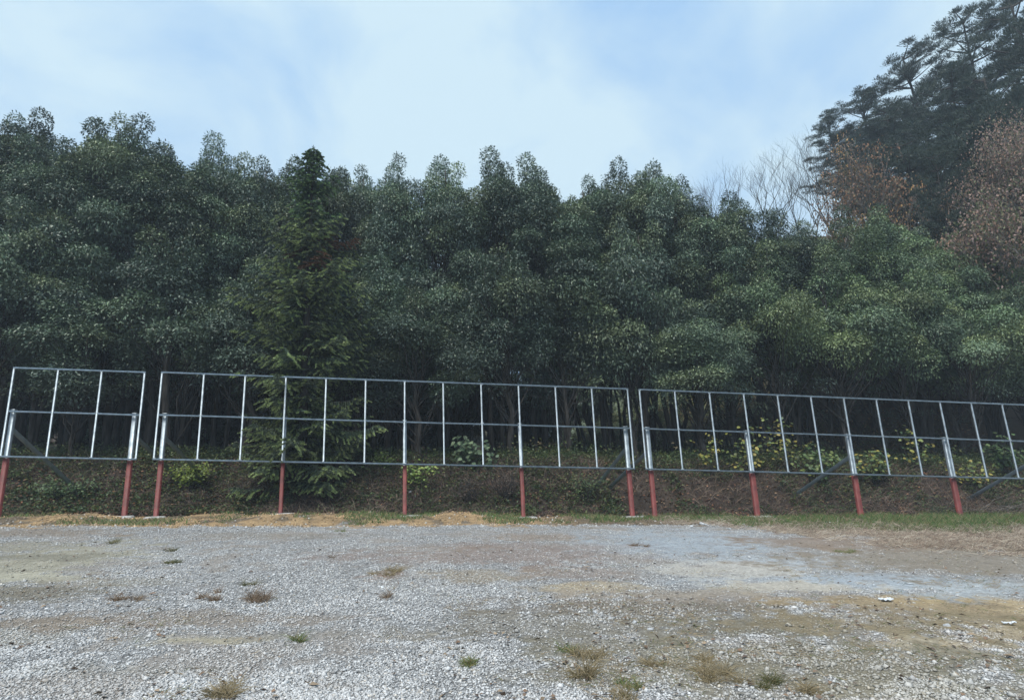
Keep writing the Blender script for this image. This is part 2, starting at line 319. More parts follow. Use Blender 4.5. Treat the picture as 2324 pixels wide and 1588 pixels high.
def surface(x, y):
    """albedo and stoniness of the ground at x, y"""
    x = np.asarray(x, float); y = np.asarray(y, float); o = foff(x, y)
    n1 = fbm(x, y, 0.8, 4, 11); n2 = fbm(x, y, 2.6, 4, 12); n3 = fbm(x, y, 7, 3, 13); n4 = fbm(x*.6, y*1.3, 14, 2, 14)
    col = GRAVEL*(0.82+0.36*n1+0.25*(n3-.5))[..., None]
    k = np.ones(x.shape)
    dirt = sstep(0.53, 0.66, n2*.6+n1*.4)
    col = col*(1-0.55*dirt[..., None])+np.array([0.25, 0.21, 0.17])*0.55*dirt[..., None]; k = k*(1-0.45*dirt)
    for cx, cy, ax, ay, ro, pc, s, kp in PATCHES:
        dx = x-cx; dy = y-cy; c, s_ = math.cos(ro), math.sin(ro)
        u = (dx*c+dy*s_)/ax; v = (-dx*s_+dy*c)/ay
        r = np.sqrt(u*u+v*v)+1.5*(n2-0.5)+1.2*(n3-0.5)+0.7*(n1-0.5)+0.9*(n4-0.5)
        w = sstep(1.45, 0.65, r)*s
        col = col*(1-w[..., None])+pc*(0.8+0.4*n3)[..., None]*w[..., None]; k = k*(1-w*(1-kp))
    # strip of spoil along the frames, ochre on the left, soil and grass on the right
    edge = -1.9-4.3*sstep(5, 11, x)
    w = sstep(edge-.25, edge+.35, o+1.6*(n2-.5)+.9*(n3-.5))
    left = sstep(3.0, -1.5, x+3*(n1-.5))
    och = np.array([0.33, 0.235, 0.135])*(0.65+0.7*n3)[..., None]; soil = np.array([0.15, 0.12, 0.085])*(0.7+0.6*n3)[..., None]
    mixo = (left*sstep(0.42, 0.55, n2+0.1*left))[..., None]
    base = soil*(1-mixo)+och*mixo
    w = w[..., None]; col = col*(1-w)+base*w; k = k*(1-w[..., 0]*0.85)
    w = sstep(0.1, 0.8, o+.8*(n3-.5))[..., None]
    bank = (np.array([0.05, 0.038, 0.030])+np.array([.07, .055, .038])*(sstep(5, 8, o)*sstep(1, 6, x))[..., None])*(0.4+1.2*n3)[..., None]
    col = col*(1-w)+bank*w; k = k*(1-w[..., 0])
    w = (sstep(13, 19, o)*sstep(-6, 4, x))[..., None]                    # open grassy ground beyond the grove
    col = col*(1-w)+np.array([0.09, 0.105, 0.05])*(0.5+1.0*n2)[..., None]*w
    return col, k
def axis(parts):
    r = []
    for a, b, st in parts: r += list(np.arange(a, b, st))
    return np.array(r)
gx = axis([(-160, -60, 10), (-60, -20, 1.5), (-20, -15, .25), (-15, 18, .07), (18, 26, .25), (26, 70, 1.5), (70, 171, 10)])
gy = axis([(-60, -4, 8), (-4, 3, .5), (3, 21, .07), (21, 26, .25), (26, 70, 1.2), (70, 191, 8)])
X, Y = np.meshgrid(gx, gy); Z = terrain(X, Y)
colr, kk = surface(X, Y)
n_x, n_y = len(gx), len(gy); ii = np.arange(n_x*n_y).reshape(n_y, n_x)
Q = np.stack([ii[:-1, :-1], ii[:-1, 1:], ii[1:, 1:], ii[1:, :-1]], -1).reshape(-1, 4)
gm = mesh('ground', np.stack([X, Y, Z], -1).reshape(-1, 3), Q, M['ground'], np.concatenate([colr, kk[..., None]], -1).reshape(-1, 4), True)
tag(obj('ground', gm), kind='structure')

# ------------------------------------------------------------------ loose gravel
def gravel():
    r = rs(5); S = Soup()
    n = 330000
    dep = 3.6/(1-r.random(n)*(1-3.6/15.5)); ang = (r.random(n)*2-1)*1.02
    x = dep*ang; y = dep
    c, k = surface(x, y); keep = (r.random(n) < k*(.35+.65*sstep(.38, .56, fbm(x, y, 1.5, 4, 19)))) & (foff(x, y) < -.9)
    x, y, c, k, dep = x[keep], y[keep], c[keep], k[keep], dep[keep]; n = len(x)
    sz = (0.0060+0.0085*r.random(n)**2)*(1+0.05*(dep-4)); st_ = np.zeros(n)
    for qx, qy, rr in ((1420, 1405, .9), (1340, 1375, .7), (1560, 1440, 1.0), (1850, 1490, 1.3), (2100, 1530, 1.2), (1250, 1360, .6)):
        g_ = ground_pt(qx, qy); st_ = np.maximum(st_, np.exp(-((x-g_[0])**2+(y-g_[1])**2)/rr**2))
    big = r.random(n) < 0.008+.10*st_; sz[big] *= 1.4+.9*r.random(big.sum())
    z = terrain(x, y)
    B = np.array([[1, 0, 0], [0.3, 1, 0.1], [-1, .2, 0], [-.2, -1, -.1], [0.1, 0, 0.75], [0, 0.1, -0.6]])
    V = np.broadcast_to(B, (n, 6, 3))*(1+0.5*(r.random((n, 6, 3))-.5))+0.35*(r.random((n, 6, 3))-.5)
    V = V*np.stack([sz*(.8+.7*r.random(n)), sz*(.7+.5*r.random(n)), sz*(.55+.5*r.random(n))], -1)[:, None]
    th = r.random(n)*6.283; ct, st = np.cos(th)[:, None], np.sin(th)[:, None]
    V = np.stack([V[..., 0]*ct-V[..., 1]*st, V[..., 0]*st+V[..., 1]*ct, V[..., 2]], -1)
    V = V+np.stack([x, y, z+sz*0.25], -1)[:, None]
    T = np.array([[0, 1, 4], [1, 2, 4], [2, 3, 4], [3, 0, 4], [1, 0, 5], [2, 1, 5], [3, 2, 5], [0, 3, 5]])
    F = (np.arange(n)*6)[:, None, None]+T
    g = 0.26+0.40*r.random(n)**1.3
    col = np.stack([g*.985, g, g*1.01], -1)
    warm = r.random(n) < 0.08; col[warm] = col[warm]*np.array([1.02, 0.92, 0.8]); dk = r.random(n) < 0.1; col[dk] *= 0.5
    km = (.25+.55*(1-k))[:, None]; col = col*(1-km)+km*c*1.1
    S.add(V, T=F.reshape(-1, 3), col=np.repeat(col, 6, 0))
    o = obj('gravel', S.mesh('gravel', M['stone']))
    tag(o, 'loose pale grey gravel spread over the lot', 'gravel', kind='stuff')
gravel()

# ------------------------------------------------------------------ the three steel frames
BAY, HH = 1.1232, 1.2
ex = np.array([FC, FM*FC, 0.])                # along the line of the frames
ey = np.array([-FM*FC, FC, 0.])               # away from the camera
def steel_frame(x0, z0, slope, bays, posts, seed, label):
    r = random.Random(seed)
    org = np.array([x0*FC, FY0+x0*FM*FC, z0])
    root = empty('signboard_frame', tuple(org), label=label, cat='steel frame', group='bare steel signboard frames in a row')
    def P(b, z, d=0.0):                        # b in bays, local coordinates of the root
        return ex*b*BAY+np.array([0, 0, z+slope*b*BAY])+ey*d
    up = np.array([0, 0, 1.])
    t = 0.046
    def part(name, fn, m='metal', parent=root):
        S = Soup(); fn(S); return obj(name, S.mesh(name, M[m]), parent)
    for nm, z in (('top_rail', 2*HH), ('middle_rail', HH), ('bottom_rail', 0)):
        def rail(S):
            k = 0; cur = 0.0
            jz = [r.uniform(-.004, .004) for _ in range(bays+2)]
            if nm == 'middle_rail':           # cut between the uprights
                for b in range(bays): box(S, P(b, z+jz[b])+ex*t/2, P(b+1, z+jz[b+1])-ex*t/2, ey, up, t*.92, t)
            else:
                ov = t/2
                for b in range(0, bays, 3):
                    e = min(b+3, bays)
                    box(S, P(b, z+jz[b])-ex*(ov if b == 0 else -.002), P(e, z+jz[e])+ex*(ov if e == bays else -.002), ey, up, t, t+.004*(b % 2))
        part(nm, rail)
    for b in range(bays+1):
        S = Soup(); box(S, P(b, t/2), P(b, 2*HH-t/2), ex, ey, t*.95, t*.95); n1 = sum(len(q) for q in S.Q)
        for z in (0, HH, 2*HH):
            for s in (-1, 1):
                if (b == 0 and s < 0) or (b == bays and s > 0) or r.random() < .25: continue
                q = P(b, z+(t*.55 if z < 2*HH else -t*.55), -t*.30)+ex*s*t*.5; h = r.uniform(.010, .020)
                box(S, q-ex*h, q+ex*h, ey, up, .022, r.uniform(.012, .028), bev=.003)
        me = S.mesh('upright', M['metal']); me.materials.append(M['weld']); mi = np.zeros(len(me.polygons), np.int32); mi[n1:] = 1
        me.polygons.foreach_set('material_index', mi); obj('upright', me, root)
    for (b, px, py, w, foot, strut) in posts:
        base = at_fence(px, py, 0.09)-org
        bx_ = P(b, 0)
        zb = float(terrain(org[0]+bx_[0], org[1]+bx_[1]))-org[2]-0.12
        zg = zb+0.12
        po = part('post', lambda S: box(S, P(b, -.03, .10), P(b, HH+.05, .10), ex, ey, w, .10, bev=.008))
        def prim(S):
            a = P(b, 0, .10); a2 = a.copy(); a[2] = zb; a2[2] = -.033+slope*b*BAY
            box(S, a, a2, ex, ey, w+.006, .106, bev=.01)
        part('primed_base', prim, 'primer', po)
        def cap(S):
            q = P(b, HH+.052, .10); box(S, q, q+up*.012, ex, ey, w+.02, .12)
        part('cap_plate', cap, 'metal', po)
        if foot:
            def ft(S):
                q = P(b, 0, .05); q[2] = zg-.05; rr = foot
                n = 14; V = []
                for lv, (h, f) in enumerate(((0, 1.05), (.06, 1.0), (.085, .85), (.09, .3))):
                    for j in range(n):
                        an = j*6.283/n; w_ = 1+.35*(fbm(np.array([math.cos(an)*2+seed+b]), np.array([math.sin(an)*2]), 1)[0]-.5)
                        V.append(q+ex*math.cos(an)*rr*f*w_*1.4+ey*math.sin(an)*rr*f*w_*.8+up*(h+.01*r.random()))
                Qq = [(l*n+j, l*n+(j+1) % n, (l+1)*n+(j+1) % n, (l+1)*n+j) for l in range(3) for j in range(n)]
                V.append(q+up*.09); T_ = [(3*n+j, 3*n+(j+1) % n, 4*n) for j in range(n)]
                S.add(V, Q=Qq, T=T_)
            part('concrete_footing', ft, 'concrete')
        if strut:
            sx, back, zt = strut
            def st(S):
                a = P(b, zt*HH, .15); e = P(b, 0, back)+ex*sx
                e[2] = float(terrain(org[0]+e[0], org[1]+e[1]))-org[2]-.1
                dd = norm(e-a); s_ = norm(np.cross(dd, up)); u_ = np.cross(s_, dd)
                box(S, a, e, u_, s_, .11, .06, bev=.006)
            part('strut', st, 'strut')
    return root
steel_frame(-13.79, .997+EYE, -.0576, 3, [(-.05+.12, 0, 1170, .105, 0, (.55, 2.3, .6)), (2.83, 285, 1170, .105, .2, (.1, 2.6, .55))], 1,
            'short three-bay galvanised steel frame on red posts at the left end of the row')
steel_frame(-9.96, .791+EYE, -.0576, 12, [(.13, 345, 1170, .10, .2, (.25, 2.6, .5)), (3, 635, 1170, .085, .26, None), (6, 918, 1173, .10, .34, (-.15, 1.6, .55)), (9, 1184, 1175, .10, .3, None), (11.88, 1430, 1175, .12, .27, (-.75, 2.0, .5))], 2,
            'long middle galvanised steel frame on red posts, in front of the conifer')
steel_frame(3.90, -.007+EYE, -.0622, 12, [(.15, 1485, 1173, .12, 0, (-.75, 2.2, .45)), (3, 1720, 1172, .14, .3, None), (6, 1958, 1178, .14, .1, (-1.0, 1.9, .45)), (9, 2183, 1168, .14, 0, None), (11.7, 2400, 1170, .14, 0, (-1.0, 1.9, .45))], 3,
            'long galvanised steel frame on red posts running out of the picture on the right')

# ------------------------------------------------------------------ broadleaved evergreens
def limb(S, a, b, r0, r1, r, k=5, wob=0.12, n=6):
    a = np.array(a, float); b = np.array(b, float); Lh = np.linalg.norm(b-a)
    pts = [a+(b-a)*t+(np.array([r.uniform(-1, 1), r.uniform(-1, 1), r.uniform(-.3, .3)])*wob*Lh*math.sin(t*math.pi) if 0 < t < 1 else 0) for t in np.linspace(0, 1, k)]
    tube(S, pts, np.linspace(r0, r1, k), n)
    return pts
GREENS = np.array([[0.056, 0.083, 0.058], [0.070, 0.102, 0.067], [0.050, 0.074, 0.058], [0.088, 0.115, 0.068], [0.062, 0.088, 0.070]])
def clump_leaves(S, c, rh, rv, n, r, base, Lm=.13, down=.45):
    d = norm(r.normal(size=(n, 3))); up = r.random(n) < .72; d[up, 2] = np.abs(d[up, 2])
    q = r.random(n)**.22; P = c+d*np.array([rh, rh, rv])*q[:, None]
    P += .09*rh*r.normal(size=(n, 3))
    D = d*.8+np.array([0, 0, -down])+.45*r.normal(size=(n, 3))
    Nn = d*.6+np.array([0, 0, .9])+.5*r.normal(size=(n, 3))
    Ln = Lm*(.7+.6*r.random(n))
    col = base*(.82+.36*r.random(n))[:, None]
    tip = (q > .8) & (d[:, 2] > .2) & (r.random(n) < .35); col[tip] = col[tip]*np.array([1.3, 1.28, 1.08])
    leaves(S, P, D, Nn, Ln, Ln*.40, col)
def broadleaf(seed, H=13.0, R=2.1, z0=4.0, ncl=68, nl=820, Lm=.118, pal=None, flat=1.0):
    r = rs(seed); pr = random.Random(seed); T = Soup(); Lf = Soup()
    stems = pr.choice([1, 2, 2, 3]); tops = []
    for s in range(stems):
        a = pr.uniform(0, 6.28); d = 0.25 if stems > 1 else 0
        b0 = (math.cos(a)*d, math.sin(a)*d, -.2); tp = (math.cos(a)*pr.uniform(.3, 1.0)*(stems > 1), math.sin(a)*pr.uniform(.3, 1.0)*(stems > 1), H*pr.uniform(.78, .93))
        tops.append((b0, tp)); limb(T, b0, tp, pr.uniform(.09, .15), .025, pr, 8, .03, 7)
    # separate plume-shaped heads give the uneven skyline
    heads = [(pr.uniform(-1.4, 1.4), pr.uniform(-1.4, 1.4), H-pr.uniform(1.0, 3.4)) for _ in range(7)]; heads[0] = (pr.uniform(-.3, .3), pr.uniform(-.3, .3), H-.5)
    cl = []
    for hx, hy, hz in heads:
        for k in range(3):
            cl.append((hx+pr.uniform(-.25, .25), hy+pr.uniform(-.25, .25), hz-k*.6, (.42+.15*k)*pr.uniform(.85, 1.15), .55))
    while len(cl) < ncl:
        t = pr.random()**.9; z = z0+(H-2.2-z0)*t; env = R*(math.sin(math.pi*(.2+.62*t))**.7); a = pr.uniform(0, 6.283)
        q = env*pr.uniform(.5, 1.1); cl.append((q*math.cos(a), q*math.sin(a), z, pr.uniform(.5, .98), pr.uniform(.42, .75)))
    for (cx, cy, cz, rh, rv) in cl:
        base = (GREENS if pal is None else pal)[pr.randrange(5)]*pr.uniform(.8, 1.25); rv *= flat
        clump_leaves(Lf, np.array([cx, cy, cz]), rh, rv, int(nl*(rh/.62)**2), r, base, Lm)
        b0, tp = pr.choice(tops); tt = max(.1, min(.95, (cz-1.2-math.hypot(cx, cy)*.5)/H)); st = np.array(b0)+(np.array(tp)-np.array(b0))*tt
        limb(T, st, (cx, cy, cz), .035, .010, pr, 4, .08, 4)
    # a few bare dead twigs and thin low sprays under the crown
    for k in range(9):
        a = pr.uniform(0, 6.283); z = pr.uniform(2.0, z0+.6); l = pr.uniform(.6, 1.8)
        e = np.array([math.cos(a)*l, math.sin(a)*l, z+pr.uniform(-.2, .7)]); limb(T, (0, 0, z), e, .018, .006, pr, 4, .1, 4)
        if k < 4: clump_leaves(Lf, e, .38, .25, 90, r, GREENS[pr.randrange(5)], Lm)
    return T.mesh('trunk', M['bark'], True), Lf.mesh('crown', M['leaf'])
POLE = [broadleaf(29, z0=6.2, ncl=44, R=2.0), broadleaf(30, z0=6.6, ncl=42, R=1.9)]
VAR = [broadleaf(21, z0=4.6), broadleaf(22, R=2.3, z0=4.6), broadleaf(23, R=1.9, z0=4.8), broadleaf(24, R=2.4, z0=4.6), broadleaf(25, R=2.0, z0=3.6), broadleaf(26, R=2.2, z0=4.4)]
FRESH = np.array([[0.066, 0.100, 0.056], [0.080, 0.116, 0.060], [0.056, 0.086, 0.054], [0.095, 0.125, 0.062], [0.068, 0.098, 0.062]])
VARR = [broadleaf(27, R=2.5, Lm=.105, nl=900, ncl=64, pal=FRESH, flat=.9), broadleaf(28, R=2.3, Lm=.105, nl=900, ncl=60, pal=FRESH, flat=.85)]
LOWR = [broadleaf(37, H=8.5, R=2.3, z0=3.7, ncl=44, nl=800, Lm=.105, pal=FRESH, flat=.85)]
LOW = [broadleaf(31, H=8.5, R=1.9, z0=3.0, ncl=44, nl=560), broadleaf(32, H=8.5, R=1.7, z0=2.6, ncl=40, nl=560), broadleaf(33, H=8.5, R=2.1, z0=2.8, ncl=46, nl=560)]
proto_done = set()
def tree(var, x, y, sxy, sz, rz, label, group, cat='tree', name='evergreen_tree'):
    z = float(terrain(x, y))
    root = empty(name, (x, y, z), rz, label=label, cat=cat, group=group)
    root.scale = (sxy, sxy, sz)
    obj('trunk', var[0], root); obj('crown', var[1], root)
    return root
GRV = 'evergreen trees of the grove behind the frames'
tr = random.Random(8)
front = [  # px and py of the crown top in the photograph, metres behind the frames, what singles the tree out
 (28, 240, 5.6, 'tall evergreen with a twin-peaked dark crown, highest of the grove at its left end'),
 (100, 252, 7.0, 'evergreen crown just right of the highest left-end tree, almost as tall'),
 (160, 305, 5.0, 'evergreen crown sloping down into the first skyline notch from the left'),
 (238, 266, 6.4, 'tall evergreen with rounded crown right of the first skyline notch'),
 (322, 254, 6.0, 'tall evergreen with pointed plume standing above the left end of the long middle frame'),
 (398, 330, 5.4, 'lower evergreen crown on the right shoulder of the pointed plume'),
 (475, 303, 7.5, 'evergreen whose single round plume pokes above its neighbours left of the conifer'),
 (545, 352, 6.6, 'evergreen crown second to the left of the conifer tip'),
 (610, 350, 8.5, 'evergreen crown with even rounded top left of the conifer tip'),
 (662, 342, 7.5, 'evergreen crown touching the conifer tip from the left'),
 (768, 362, 8.5, 'slim evergreen crown touching the conifer tip from the right'),
 (820, 362, 9.5, 'slim pointed evergreen crown second to the right of the conifer tip'),
 (895, 346, 7.0, 'evergreen with a blocky crown right of the small skyline notch past the conifer'),
 (1000, 346, 7.2, 'evergreen with broad pale rounded head above the middle of the long frame'),
 (1108, 342, 6.4, 'evergreen with the tallest crown in the centre of the grove'),
 (1195, 356, 7.5, 'evergreen with narrow dark head left of the deep central skyline notch'),
 (1245, 402, 6.0, 'low sloping evergreen crown on the left side of the deep central notch'),
 (1342, 386, 7.0, 'evergreen with knobbly head on the right side of the deep central notch'),
 (1396, 360, 7.6, 'evergreen with narrow head second to the right of the deep central notch'),
 (1465, 354, 7.0, 'evergreen with broad head above the gap between the middle and right frames'),
 (1530, 392, 7.6, 'last tall evergreen before the bare trees on the right'),
 (1590, 440, 6.4, 'evergreen stepping down in front of the left edge of the bare trees'),
 (1655, 428, 7.0, 'evergreen with small dark dome in front of the bare trees'),
 (1740, 478, 6.5, 'low evergreen crown right below the tallest bare tree'),
 (1820, 492, 7.0, 'evergreen crown in front of the left side of the orange-leaved tree'),
 (1905, 462, 6.2, 'broad pale green crown directly below the orange-leaved tree'),
 (1990, 478, 7.0, 'broad green crown below the right half of the orange-leaved tree'),
 (2075, 508, 6.0, 'green crown directly below the dark green hillside conifer'),
 (2160, 530, 6.6, 'green crown to the left below the reddish tree at the right edge'),
 (2240, 552, 5.8, 'green crown directly below the reddish tree at the right edge'),
 (2325, 560, 6.4, 'green crown cut by the right edge of the picture below the reddish tree'),
 (-70, 262, 6.2, 'evergreen cut by the left edge of the picture'),
 (2430, 580, 6.4, 'evergreen just past the right edge of the picture')]
for i, (px, py, off, lab) in enumerate(front):
    p = at_fence(px, py, off); z = float(terrain(p[0], p[1])); h = p[2]-z
    tree(VARR[i % 2] if 1780 < px else VAR[(i*5+i//3) % 6], p[0], p[1], tr.uniform(.85, 1.05), h/13.0*.985, tr.uniform(0, 6.28), lab, GRV)
low = [
 (40, 470, 3.8, 'shorter leafy evergreen at the far left whose foliage hangs over the short frame'),
 (215, 610, 3.9, 'shorter evergreen with foliage low above the right end of the short frame'),
 (420, 520, 4.6, 'shorter evergreen in the shade between the short frame and the conifer'),
 (585, 590, 4.4, 'shorter pale green evergreen leaning against the left flank of the conifer'),
 (860, 560, 4.8, 'shorter dark evergreen against the right flank of the conifer'),
 (960, 655, 3.8, 'shorter evergreen with pale rounded crown right of the conifer, low over the long frame'),
 (1140, 560, 4.6, 'shorter evergreen in front of the tallest central tree'),
 (1260, 540, 5.0, 'shorter evergreen standing below the deep central skyline notch'),
 (1410, 470, 5.0, 'shorter evergreen with pale crown above the right end of the middle frame'),
 (1560, 680, 4.2, 'shorter evergreen above the left end of the right frame'),
 (1720, 545, 4.8, 'shorter evergreen between the yellow-leaved saplings and the bare trees'),
 (1850, 560, 4.4, 'shorter bright green evergreen above the middle of the right frame'),
 (1990, 575, 4.6, 'shorter bright green evergreen third from the right edge'),
 (2140, 610, 4.4, 'shorter bright green evergreen second from the right edge'),
 (2290, 640, 4.4, 'shorter bright green evergreen at the right edge above the frame')]
for i, (px, py, off, lab) in enumerate(low):
    p = at_fence(px, py, off); z = float(terrain(p[0], p[1])); h = p[2]-z
    tree(LOWR[0] if px > 1700 else LOW[i % 3], p[0], p[1], tr.uniform(.9, 1.15), h/8.5, tr.uniform(0, 6.28), lab, GRV)
for row, off in enumerate((9.5, 12.0, 14.5, 17.5)):
    x = -26+row*.8
    while x < 26+row:
        xx = x+tr.uniform(-.5, .5); oo = off+tr.uniform(-.8, .8); yy = FY0+FM*xx+oo
        x += (2.3+row*.15)*(1 if xx < 0 else .72)
        if row >= 2 and xx > 9: continue
        if row == 1 and xx > 17: continue
        if abs(xx)/yy > 1.05: continue
        # no taller than lets the skyline of the front rows show
        cap_ = {0: 11.4, 1: 11.2, 2: 11.6, 3: 11.8}[row]-(0.8 if xx > -7 else 0)-(1.2 if xx > 8 else 0)
        tree(VAR[tr.randrange(6)] if xx < -4 else POLE[tr.randrange(2)], xx, yy, tr.uniform(.9, 1.15), tr.uniform(.88, 1.0)*cap_/13, tr.uniform(0, 6.28),
             'dark slender evergreen in the shaded rows deeper inside the grove', 'shaded evergreens deeper inside the grove')

UND = [broadleaf(35, H=6.5, R=2.2, z0=.5, ncl=34, nl=420, Lm=.17), broadleaf(36, H=6.5, R=2.0, z0=.6, ncl=34, nl=420, Lm=.17)]
for row, (off, xa, xb) in enumerate(((13.2, -26, -2), (16.5, -28, -1), (20, -30, 2), (25, -10, 4), (29, 3, 22))):
    x = xa
    while x < xb:
        xx = x+tr.uniform(-.4, .4); yy = FY0+FM*xx+off+tr.uniform(-.6, .6); x += 2.2 if row < 3 else 3.4
        if abs(xx)/yy > 1.05: continue
        tree(UND[tr.randrange(2)], xx, yy, tr.uniform(.95, 1.2), tr.uniform(.85, 1.1), tr.uniform(0, 6.28),
             'low bushy dark tree growing in the shade at the back of the grove', 'bushy dark trees at the back of the grove', 'tree', 'understorey_tree')

# ------------------------------------------------------------------ the conifer in front of the grove
def conifer():
    off = 2.1; p = at_fence(712, 336, off); zb = float(terrain(p[0], p[1])); H = p[2]-zb
    root = empty('conifer_tree', (p[0], p[1], zb), label='tall spiky conifer with drooping fresh green branch tips standing in front of the grove', cat='conifer')
    r = rs(77); pr = random.Random(77); T = Soup(); Fo = Soup()
    tube(T, [(0, 0, -.2), (.03, 0, H*.3), (-.02, .02, H*.65), (0, 0, H*.98)], [.17, .13, .08, .012], 8)
    z = .25; 
    while z < H-.15:
        t = z/H
        prof = np.interp(t, [0, .08, .25, .36, .5, .6, .68, .74, .8, .88, .95, 1], [1.5, 2.0, 2.15, 1.95, 2.0, 1.8, 1.45, 1.1, .85, .68, .40, .06])
        nb = 8 if t < .7 else 7; zr = pr.uniform(.82, 1.12)
        a0 = pr.uniform(0, 6.28)
        for k in range(nb):
            if t < .85 and pr.random() < .16: continue
            a = a0+k*6.283/nb+pr.uniform(-.3, .3); l = prof*zr*pr.uniform(.6, 1.2)
            dirh = np.array([math.cos(a), math.sin(a), 0]); side = np.array([-math.sin(a), math.cos(a), 0])
            rise = .6 if t > .9 else .3 if t > .8 else (.02 if t > .5 else -.12)
            pts = [np.array([0, 0, z])+dirh*l*s+np.array([0, 0, l*(rise*s+.22*s*s*s-(0.18*s if t < .8 else 0))])+side*.1*l*math.sin(s*3+a) for s in np.linspace(0, 1, 6)]
            tube(T, pts, np.linspace(.028, .006, 6)*(.5+.7*(1-t)), 4)
            dead = (.55 < t < .74 and pr.random() < .22)
            base = np.array([0.085, 0.045, 0.026]) if dead else np.array([0.088, 0.122, 0.078])*pr.uniform(.75, 1.3)
            if not dead and t > .78: base = np.array([0.06, 0.105, 0.065])
            bv = pr.uniform(.7, 1.45); nsh = max(3, int(l/.125))
            for s_i in range(nsh):
                s = .04+.96*(s_i+pr.random()*.5)/nsh; s = min(s, 1)
                f = s*5; i0 = min(4, int(f)); q = pts[i0]+(pts[i0+1]-pts[i0])*(f-i0)
                for sg in ((-1, 1) if s_i < nsh-1 else (-1, 0, 1)):
                    sl_ = (.20+.30*l*(1-s)*.8+.12)*pr.uniform(.7, 1.2); sl_ = min(sl_*1.1, .66)*(1 if t < .8 else .75 if t < .9 else .5)
                    dv = norm(dirh*(.75 if sg else 1.2)+side*sg*.9+np.array([0, 0, pr.uniform(-1.0, .05)]))
                    e = q+dv*sl_*.9+np.array([0, 0, -.10*sl_])
                    m = int(230*sl_)+12
                    u = r.random(m); pp = q+(e-q)*u[:, None]
                    rd = norm(r.normal(size=(m, 3))); rd[:, 2] = rd[:, 2]*.6+.15
                    D = dv*.8+rd*.75
                    ln = .062*(1.15-.45*u)
                    c = base*bv*pr.uniform(.75, 1.25)*(.7+.55*r.random(m))[:, None]
                    if not dead: c = c*(.8+1.2*(u > .6)[:, None]*np.array([1.0, .85, .35]))
                    leaves(Fo, pp, D, r.normal(size=(m, 3)), ln, .028, c, fold=0)
        z += np.interp(t, [0, .5, .8, 1], [.48, .44, .27, .16])*pr.uniform(.8, 1.2)
    # the leader
    m = 120; u = r.random(m); leaves(Fo, np.stack([0*u, 0*u, H-.55+.6*u], -1), np.stack([r.normal(size=m), r.normal(size=m), .9+0*u], -1), r.normal(size=(m, 3)), .09, .02, np.array([.03, .06, .035]), fold=0)
    obj('trunk', T.mesh('trunk', M['bark'], True), root); obj('crown', Fo.mesh('crown', M['needle']), root)
conifer()

# ------------------------------------------------------------------ hillside: pines, autumn trees, bare trees
def pine(seed, H=14.0):
    r = rs(seed); pr = random.Random(seed); T = Soup(); Fo = Soup()
    lean = np.array([pr.uniform(-.8, .8), pr.uniform(-.5, .5)])
    def trunk(z): t = z/H; return np.array([lean[0]*t*t, lean[1]*t*t, z])
    tube(T, [trunk(z) for z in np.linspace(-.3, H*.96, 9)], np.linspace(.2, .04, 9), 7)
    z = H*.25
    while z < H*.98:
        t = (z-H*.25)/(H*.75); l0 = np.interp(t, [0, .2, .6, .9, 1], [2.2, 3.1, 2.7, 1.5, .6])
        for k in range(4):
            a = pr.uniform(0, 6.283); l = l0*pr.uniform(.5, 1.15); d = np.array([math.cos(a), math.sin(a), pr.uniform(.0, .35)]); s0 = trunk(z)
            pts = [s0+d*l*s+np.array([0, 0, .18*l*s*s]) for s in np.linspace(0, 1, 5)]
            tube(T, pts, np.linspace(.05, .014, 5), 4)
            for j in range(max(3, int(l*4.2))):
                s = pr.uniform(.35, 1.05); q = s0+d*l*s+np.array([pr.uniform(-.45, .45)*l*.45, pr.uniform(-.45, .45)*l*.45, .18*l*s*s+pr.uniform(-.05, .3)])
                n = 80; dd = norm(r.normal(size=(n, 3))); dd[:, 2] = np.abs(dd[:, 2])*.8
                P = q+dd*np.array([.34, .34, .16])*r.random(n)[:, None]
                leaves(Fo, P, dd+np.array([0, 0, .35]), r.normal(size=(n, 3)), .17, .03, np.array([.034, .052, .040])*(.7+.6*r.random(n))[:, None], fold=0)
        z += pr.uniform(.4, .62)
    return T.mesh('trunk', M['bark'], True), Fo.mesh('crown', M['pine'])
PV = [pine(41), pine(42), pine(43)]
def place_top(px, py, depth_y):
    d = ray(px, py); d = d/d[1]*depth_y; return d+np.array([0, 0, EYE])
pines = [ # top px, py, depth, label
 (2290, -60, 33, 'tallest pine at the top right corner, its head cut by the picture edge'),
 (2175, 48, 36, 'tall open-crowned pine left of the corner pine, second highest'),
 (2060, 90, 38, 'wide-spreading pine with sky showing through its thin crown'),
 (1945, 205, 40, 'pine with small dense rounded top stepping down the hillside'),
 (1885, 262, 42, 'lowest and leftmost pine of the hillside, above the orange-leaved tree'),
 (2120, 170, 33, 'shaded pine below the wide-spreading pine'),
 (2240, 150, 31, 'shaded pine below the corner pine'),
 (2010, 240, 36, 'shaded pine between the dense rounded pine and the orange-leaved tree'),
 (2330, 60, 30, 'dark pine at the right edge behind the reddish tree'),
 (2190, 250, 29, 'dark lower pine directly above the green hillside conifer'),
 (2265, 310, 27.5, 'dark lower pine between the small green conifer and the reddish tree'), (2065, 300, 32, 'low pine right behind the orange-leaved tree'), (1975, 290, 38, 'low shaded pine touching the dense rounded pine'), (1925, 330, 42, 'lowest shaded pine behind the brown-leaved tree'),
 (2420, -30, 31, 'pine just beyond the right edge of the picture')]
for i, (px, py, dy, lab) in enumerate(pines):
    p = place_top(px, py, dy); z = float(terrain(p[0], p[1])); h = max(6, p[2]-z)
    rt = tree(PV[i % 3], p[0], p[1], min(1.25, h/14*1.05), h/14, tr.uniform(0, 6.28), lab, 'pines on the hillside', 'pine tree', 'pine_tree')

